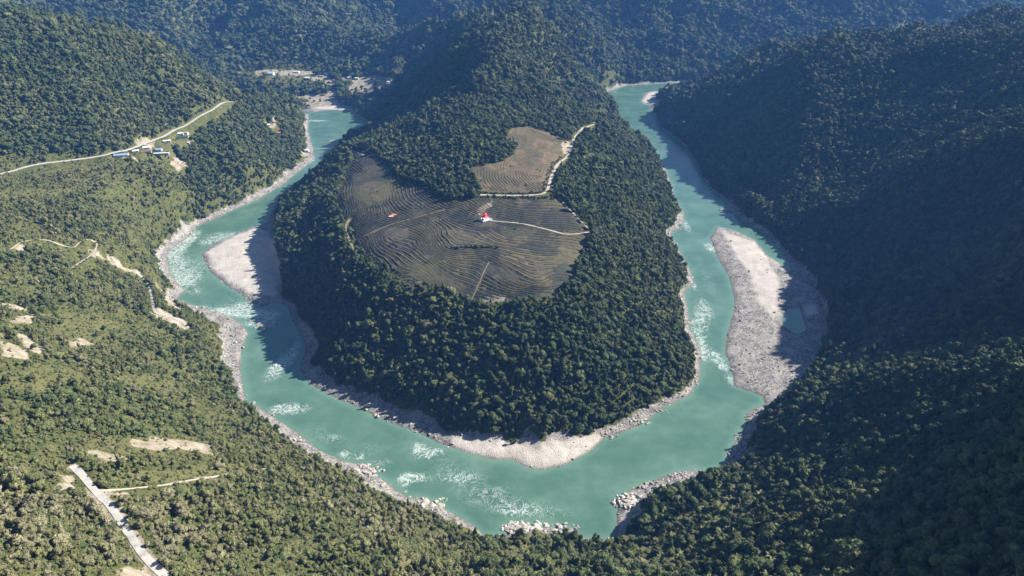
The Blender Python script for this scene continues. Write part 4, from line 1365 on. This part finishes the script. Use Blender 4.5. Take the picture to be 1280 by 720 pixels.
SX = fxm[ri] + rng.normal(size=len(ri)) * 1.6
SY = fym[ri] + rng.normal(size=len(ri)) * 2.2
sv = [TX, TY, TZ, tint, shade, sc, zs, kind]
TX, TY = SX, SY
TZ = bil(ZG, SX, SY) - 0.1
nR = len(SX)
sc = np.clip(0.55 + 0.55 * rng.exponential(size=nR), 0.5, 3.4) * np.where(wrm[ri] < 36, 0.95, 0.7)
zs = sc * (0.7 + 0.6 * rng.random(nR))
tint = np.full(nR, .5); shade = np.ones(nR); kind = rng.integers(0, 4, nR)
tree_group('shore_stones', np.ones(nR, bool), rock_me, 0)
print('stones', nR)
TX, TY, TZ, tint, shade, sc, zs, kind = sv


def outcrop(px, py, size, label, n_=9, flat=0.6, elong=(1.5, 1.0)):
    p = ground(px, py)
    z = max(p[2], -0.5)
    mb = MB()
    k = random.Random(int(px * 7 + py))
    for i in range(n_ * 4):
        a, r = k.uniform(0, 6.28), size * math.sqrt(k.random())
        s = size * k.uniform(0.06, 0.34) * (1.15 - .5 * r / size)
        x_, y_ = math.cos(a) * r * elong[0], math.sin(a) * r * elong[1]
        crag(mb, (x_, y_, max(float(bil(ZG, p[0] + x_, p[1] + y_)), -.4) - z + s * .19), s, int(px * 13 + i * 3 + py), flat)
    o = mb.build('rock_outcrop', m_rock)
    o.location = (p[0], p[1], z)
    tag(o, label, 'rocks', 'rock outcrops along the river')


for a in [(333, 411, 13, 'dark rock cluster standing in whitewater below the sandy bar', 12, .8), (313, 380, 8, 'pale rocks at the downstream tip of the sandy bar'), (912, 262, 15, 'pale boulders off the shaded bank above the cobble bar', 12),
          (936, 276, 11, 'low brown rock point beside the shaded sand patch'), (462, 588, 12, 'broad pale rock shelf reaching into the river above the fronds', 14, .5), (540, 630, 12, 'pale rock ledge on the near bank just past the rapids', 10, .5), (552, 626, 5, 'small grey rock islet just off the near bank ledge', 5),
          (655, 658, 14, 'pale rock shelf at the very tip of the bend', 14, .45, (2, .7)), (700, 660, 11, 'pale rock ledge at the end of the bend shelf', 9, .45, (2, .7)), (786, 626, 13, 'grey fissured rock shelf rising from the water on the near spur', 16, .7), (815, 610, 11, 'jagged grey rocks along the middle of the spur shelf', 12), (850, 594, 9, 'pale rock strip at the far end of the spur shelf', 9, .5),
          (918, 568, 9, 'pale shaded rock slab beside the narrow inlet', 8, .5), (928, 545, 8, 'dark jagged rocks under the trees by the inlet', 9), (941, 522, 8, 'rounded grey rocks where the cobble bar meets the trees', 9), (800, 527, 9, 'dark rocks along the wooded peninsula shore', 9, .6, (2, .8)), (825, 515, 7, 'pale rocks below the peninsula trees, upstream of the dark ones', 8, .6, (2, .7)),
          (762, 546, 8, 'brown rocks next to the end of the smooth white beach', 8), (868, 432, 7, 'white rocks in the rapid beside the peninsula forest', 8, .6, (.8, 1.6)), (866, 405, 6, 'pale rocks under the trees upstream of the rapid', 7, .6, (.8, 1.5)), (862, 353, 7, 'small white point of rock on the wooded peninsula', 7), (848, 286, 8, 'pale rock nose where the river narrows beside the peninsula', 8),
          (797, 166, 6, 'white rocks on the far wooded shore of the upper reach', 6), (386, 196, 9, 'pale cliff foot beside the footbridge', 10, .9, (.7, 1.6)), (425, 135, 7, 'dark rocks at the river edge of the gravel fan', 7), (835, 236, 6, 'pale bank rocks opposite the shaded reach', 6, .6, (.7, 1.5))]:
    outcrop(*a)

# ------------------------------------------------------------------ buildings
m_white = simple('white_plaster', (0.72, 0.71, 0.68), 0.8, 0.08, 0.8)
m_grey = simple('grey_render', (0.42, 0.41, 0.40), 0.85, 0.15, 0.8)
m_blue = simple('blue_sheet_metal', (0.24, 0.36, 0.56), 0.45, 0.12, 0.6, 0.5)
m_pale = simple('pale_sheet_metal', (0.66, 0.69, 0.74), 0.45, 0.10, 0.6, 0.5)
m_red = simple('red_roof_paint', (0.55, 0.045, 0.055), 0.55, 0.12, 0.8, 0.4)
m_pink = simple('faded_red_sheet', (0.62, 0.16, 0.17), 0.6, 0.15, 0.8)
m_dark = simple('dark_window', (0.03, 0.035, 0.045), 0.25, 0.1, 0.8, 0.5)
m_wood = simple('weathered_wood', (0.20, 0.14, 0.09), 0.85, 0.25, 1.0)
m_brown = simple('rusty_sheet', (0.22, 0.13, 0.10), 0.8, 0.3, 0.6)
m_net = simple('green_netting', (0.03, 0.085, 0.06), 0.9, 0.2, 0.4)


def house(px, py, L, Wd, H, rz, name, label, roofm, wallm, cat='house', group=None, rise=0.25, nwin=3, flat=False, p=None):
    p = ground(px, py) if p is None else p
    t = thing(name, label, cat, (p[0], p[1], p[2] - 0.1), rz, group)
    MB().box((L, Wd, H + 2), (0, 0, H / 2 - 1)).build('wall', wallm, t)
    mb = MB()
    ov = 0.7
    if flat:
        mb.box((L + ov, Wd + ov, 0.35), (0, 0, H + 0.19))
        mb.box((L + ov, 0.3, 0.5), (0, Wd / 2 + ov / 2 + .16, H + 0.3)); mb.box((L + ov, 0.3, 0.5), (0, -Wd / 2 - ov / 2 - .16, H + 0.3))
    else:
        rh = Wd * rise
        a, b_, = L / 2 + ov, Wd / 2 + ov
        e = H - ov * rise * 2
        th = 0.25
        v = [(-a, -b_, e), (a, -b_, e), (a, 0, H + rh), (-a, 0, H + rh), (-a, b_, e), (a, b_, e)]
        w_ = [(x, y_, z + th) for x, y_, z in v]
        mb.face([w_[0], w_[1], w_[2], w_[3]]); mb.face([w_[3], w_[2], w_[5], w_[4]])
        mb.face([v[0], v[3], v[2], v[1]]); mb.face([v[3], v[4], v[5], v[2]])
        for q in ((0, 1), (1, 2), (2, 5), (5, 4), (4, 3), (3, 0)):
            mb.face([v[q[0]], v[q[1]], w_[q[1]], w_[q[0]]])
        bmesh.ops.remove_doubles(mb.bm, verts=mb.bm.verts[:], dist=0.001)
        bmesh.ops.recalc_face_normals(mb.bm, faces=mb.bm.faces[:])
        # gable infill sits on the wall
        g = MB()
        for sx in (-1, 1):
            g.face([(sx * L / 2, -Wd / 2, H), (sx * L / 2, Wd / 2, H), (sx * L / 2, 0, H + rh - 0.05)])
        g.build('gable', wallm, t)
    mb.build('roof', roofm, t)
    MB().box((1.3, 0.12, 2.1), (L * 0.08, -Wd / 2 - 0.05, 1.05)).build('door', m_wood, t)
    for k in range(nwin):
        x = -L / 2 + L * (k + 0.5) / nwin
        if abs(x - L * 0.08) < 1.4:
            x += 2.0
        wn = MB().box((1.4, 0.12, 1.2), (x, -Wd / 2 - 0.05, min(1.9, H * .6))).build('window', m_dark, t)
        MB().box((1.7, 0.22, 0.12), (x, -Wd / 2 - 0.1, min(1.9, H * .6) - 0.68)).build('sill', m_grey, wn)
    return t


g1 = 'buildings beside the hill road'
house(152, 195.5, 27, 9, 4, R(14), 'long_shed', 'long blue-roofed shed standing alone beside the hill road', m_blue, m_white, 'shed', g1)
house(170, 190, 12, 7, 3.6, R(26), 'cottage', 'white-roofed building between the hill road and the brown yard', m_pale, m_white, 'house', g1)
house(182, 186, 18, 8, 3.8, R(26), 'cottage', 'longer pale-roofed building along the hill road above the brown yard', m_pale, m_white, 'house', g1)
house(199, 188.5, 12, 8, 4, R(8), 'blue_roof_house', 'blue-roofed house at the far corner of the brown yard', m_blue, m_white, 'house', g1)
house(193, 193.2, 62, 5, 3.2, R(9), 'row_shed', 'very long narrow pale-roofed shed closing the low side of the brown yard', m_pale, m_grey, 'shed', g1, .15, 9)
house(183, 190.2, 20, 9, 3, R(20), 'yard_shed', 'rust-brown roofed shed in the middle of the yard', m_brown, m_grey, 'shed', g1, .12)
house(209, 178, 16, 8, 4.4, R(24), 'white_house', 'white flat-roofed building on the grass beside the hill road', m_white, m_white, 'house', g1, flat=True)
house(226, 168, 12, 7, 3.4, R(20), 'small_house', 'small pale-roofed house above the green netting', m_pale, m_white, 'house', g1)
house(233, 167, 9, 6, 3.2, R(-10), 'small_house', 'tiny grey-roofed house next to the green netting', m_grey, m_white, 'house', g1)
house(229, 172, 24, 13, 2.6, R(14), 'netting_shed', 'low dark green net shed on the clearing', m_net, m_grey, 'shed', g1, .1)
house(236, 179, 5, 4, 2.6, R(10), 'hut', 'tiny white hut alone on the grassy clearing', m_white, m_white, 'hut', g1)
house(224, 187.5, 5, 4, 2.6, R(10), 'hut', 'tiny pale hut at the lower edge of the grassy clearing', m_pale, m_white, 'hut', g1)
g2 = 'buildings on the far valley shelf'
house(339, 93.5, 24, 14, 7, R(-12), 'village_hall', 'large pale blue-roofed building at the near edge of the valley shelf', simple('light_blue_sheet', (0.42, 0.52, 0.74), .5), m_white, 'building', g2)
house(371, 91, 20, 9, 5, R(-6), 'village_house', 'white long-roofed house at the end of the pale valley road', m_pale, m_white, 'house', g2)
house(384, 98.5, 16, 9, 5, R(10), 'village_house', 'white house below the valley road among trees', m_white, m_white, 'house', g2)
house(402, 96, 14, 9, 5, R(5), 'village_house', 'grey-roofed house beside the white bare patch', m_grey, m_white, 'house', g2)
house(408, 93.5, 16, 9, 6, R(12), 'village_house', 'pale two-storey house above the white bare patch', m_pale, m_white, 'house', g2)
house(437, 98, 18, 9, 5, R(0), 'village_house', 'white-roofed house between the bare patch and the quarry', m_white, m_white, 'house', g2)
house(446, 99, 14, 8, 5, R(-5), 'village_house', 'pale house closest above the quarry road', m_pale, m_grey, 'house', g2)
house(472, 100.5, 26, 10, 6, R(12), 'quarry_shed', 'brown-roofed works shed on the pale quarry floor', m_brown, m_grey, 'shed', g2)
house(481, 101.5, 16, 9, 5, R(12), 'quarry_shed', 'darker works shed at the outer end of the quarry floor', m_wood, m_grey, 'shed', g2)
house(485, 104, 9, 8, 6, R(0), 'quarry_tower', 'white tank house at the quarry edge', m_white, m_white, 'building', g2, flat=True, nwin=1)
house(348.5, 167, 11, 7, 3.6, R(10), 'riverside_house', 'pink-red roofed house in the woods across from the islet', m_pink, m_white, 'house')
house(335, 157, 10, 6, 3.2, R(30), 'riverside_house', 'pale-roofed house at the bare woodland terrace', m_pale, m_white, 'house')
house(345, 154, 12, 7, 3.4, R(20), 'riverside_house', 'brown-roofed house at the top of the bare woodland terrace', m_brown, m_white, 'house')
house(383, 189.5, 14, 8, 5, R(5), 'bridge_house', 'pale bridge keeper house on the cliff at the footbridge end', m_white, m_white, 'house')
house(1148, 32.5, 16, 8, 4, R(10), 'ridge_house', 'lone white-roofed house on top of the dark ridge', m_white, m_grey, 'house')
house(489, 271.5, 7, 4.5, 2.2, R(12), 'tarpaulin_shelter', 'low faded-pink shelter, the paler of two among the tea rows', simple('pink_tarp', (0.66, 0.36, 0.33), .7), m_wood, 'shelter', nwin=1)
house(492.3, 269.8, 7, 5, 2.4, R(12), 'tarpaulin_shelter', 'bright red roofed shelter, the upper of two among the tea rows', m_pink, m_wood, 'shelter', nwin=1)

# viewing pavilion
pp = PADZ[(606, 275)]
t = thing('viewing_pavilion', 'red two-tiered viewing pavilion on a white plaza in the tea terraces', 'pavilion', (pp[0], pp[1], pp[2]), R(38))
MB().box((20, 15, 4.2), (1, 0, -0.9)).build('plaza_base', m_white, t)
mb = MB()
for sx, sy, lx, ly in ((11, 0, .35, 15), (-9, 0, .35, 15), (1, 7.6, 19.6, .35), (1, -7.6, 19.6, .35)):
    mb.box((lx, ly, 1.1), (sx - (0.2 if sx == 11 else -0.2 if sx == -9 else 0), sy, 1.75))
mb.build('parapet', m_white, t)
for k in range(8):
    a = k * math.pi / 4 + math.pi / 8
    MB().tube((math.cos(a) * 4.2, math.sin(a) * 4.2, 1.2), (math.cos(a) * 4.2, math.sin(a) * 4.2, 6.2), 0.28).build('column', m_red, t)


def oct_roof(r0, r1, z0, z1):
    mb = MB()
    prev = None
    for j in range(5):
        f = j / 4
        r = r0 + (r1 - r0) * (f ** 0.7)
        z = z0 + (z1 - z0) * (f ** 1.3)
        ring = [mb.bm.verts.new((math.cos(k * math.pi / 4 + math.pi / 8) * r, math.sin(k * math.pi / 4 + math.pi / 8) * r, z + (0.5 if j == 0 else 0))) for k in range(8)]
        if prev:
            for k in range(8):
                mb.bm.faces.new((prev[k], prev[(k + 1) % 8], ring[(k + 1) % 8], ring[k]))
        else:
            mb.bm.faces.new(ring[::-1])
        prev = ring
    mb.bm.faces.new(prev)
    return mb


oct_roof(6.8, 3.0, 6.0, 8.6).build('roof', m_red, t)
MB().tube((0, 0, 8.4), (0, 0, 11.0), 2.5, 2.5, 8).build('upper_storey', m_pink, t)
up = oct_roof(4.9, 0.3, 10.6, 14.2).build('roof', m_red, t)
MB().tube((0, 0, 14.1), (0, 0, 16.0), 0.28, 0.05).build('finial', m_pink, up)

# parked truck
tp = ground(691, 234)
t = thing('parked_truck', 'small blue truck with white cab parked beside the pale terrace road', 'truck', (tp[0], tp[1], tp[2] + .2), R(8))
MB().box((4.6, 2.3, 0.6), (-0.6, 0, 0.95)).build('chassis', m_dark, t)
MB().box((4.4, 2.4, 1.7), (-0.7, 0, 2.1), 0).build('cargo_box', m_blue, t, bevel=.08)
cb = MB().box((1.7, 2.2, 1.9), (2.6, 0, 1.75)).build('cab', m_white, t, bevel=.2)
MB().box((0.1, 1.8, .7), (3.46, 0, 2.15)).build('windscreen', m_dark, cb)
for sx in (-2, -.9, 2.5):
    for sy in (-1.05, 1.05):
        MB().tube((sx, sy - .14, .48), (sx, sy + .14, .48), 0.48, .48, 14).build('wheel', m_dark, t)

# suspension footbridge
pa, pb = ground(389, 191), ground(418, 190)
zd = 14.0
pa = np.array([pa[0], pa[1], zd]); pb = np.array([pb[0] + 10, pa[1] + 4, zd])
dv = pb - pa
Lb = float(np.hypot(dv[0], dv[1]))
t = thing('suspension_footbridge', 'slender suspension footbridge crossing the upper pool near the islet', 'bridge', tuple(pa), math.atan2(dv[1], dv[0]))
MB().box((Lb, 2.2, 0.35), (Lb / 2, 0, 0)).build('deck', m_grey, t)
for sx in (0, Lb):
    mb = MB()
    for sy in (-1.7, 1.7):
        mb.box((1.2, .8, 24), (sx, sy, -2))
    mb.box((1.0, 3.9, .8), (sx, 0, 10.4))
    mb.build('tower', m_white, t)
for sy in (-1.35, 1.35):
    mb, hg = MB(), MB()
    for k in range(20):
        x0_, x1_ = Lb * k / 20, Lb * (k + 1) / 20
        zf = lambda x: 1.2 + 8.5 * ((2 * x / Lb - 1) ** 2)
        mb.tube((x0_, sy, zf(x0_)), (x1_, sy, zf(x1_)), .12, .12, 5)
        hg.tube((x1_, sy, 0), (x1_, sy, zf(x1_)), .04, .04, 4)
    mb.build('main_cable', m_grey, t)
    hg.build('hanger', m_grey, t)

# ------------------------------------------------------------------ light, sky, haze
sdir = Vector((math.cos(SUN_E) * math.cos(SUN_A), math.cos(SUN_E) * math.sin(SUN_A), math.sin(SUN_E)))
sd = bpy.data.lights.new('sun', 'SUN')
sd.energy = 5.0
sd.angle = R(0.5)
sd.color = (1.0, 0.93, 0.82)
so = bpy.data.objects.new('sun', sd)
so.rotation_euler = sdir.to_track_quat('Z', 'Y').to_euler()
so.location = (800, 300, 1500)
COL.objects.link(so)
w = bpy.data.worlds.new('World')
scene.world = w
w.use_nodes = True
nt = w.node_tree
bg = nt.nodes['Background']
sk = nt.nodes.new('ShaderNodeTexSky')
sk.sky_type = 'NISHITA'
sk.sun_disc = False
sk.sun_elevation = SUN_E
sk.sun_rotation = math.pi / 2 - SUN_A
sk.altitude = 800
sk.ozone_density = 3.5
nt.links.new(sk.outputs[0], bg.inputs[0])
bg.inputs[1].default_value = 0.05

hz = MB().box((11000, 8600, 1500), (0, 3300, 720))
m = bpy.data.materials.new('haze_air')
m.use_nodes = True
nt = m.node_tree
nt.nodes.clear()
o_ = nt.nodes.new('ShaderNodeOutputMaterial')
pv = nt.nodes.new('ShaderNodeVolumePrincipled')
pv.inputs['Color'].default_value = (0.14, 0.39, 1.0, 1)
pv.inputs['Density'].default_value = 0.00005
pv.inputs['Anisotropy'].default_value = 0.0
nt.links.new(pv.outputs[0], o_.inputs['Volume'])
hzo = hz.build('haze', m)
hzo['kind'] = 'stuff'
print('zmax', ZG.max(), ZG.min())

scene.view_settings.view_transform = 'Standard'
scene.view_settings.look = 'None'
scene.view_settings.gamma = 1
scene.view_settings.exposure = 1.5
scene.cycles.max_bounces = 4
scene.cycles.diffuse_bounces = 1
scene.cycles.volume_bounces = 0
scene.cycles.use_denoising = True
scene.cycles.denoiser = 'OPENIMAGEDENOISE'
scene.cycles.denoising_input_passes = 'RGB_ALBEDO_NORMAL'
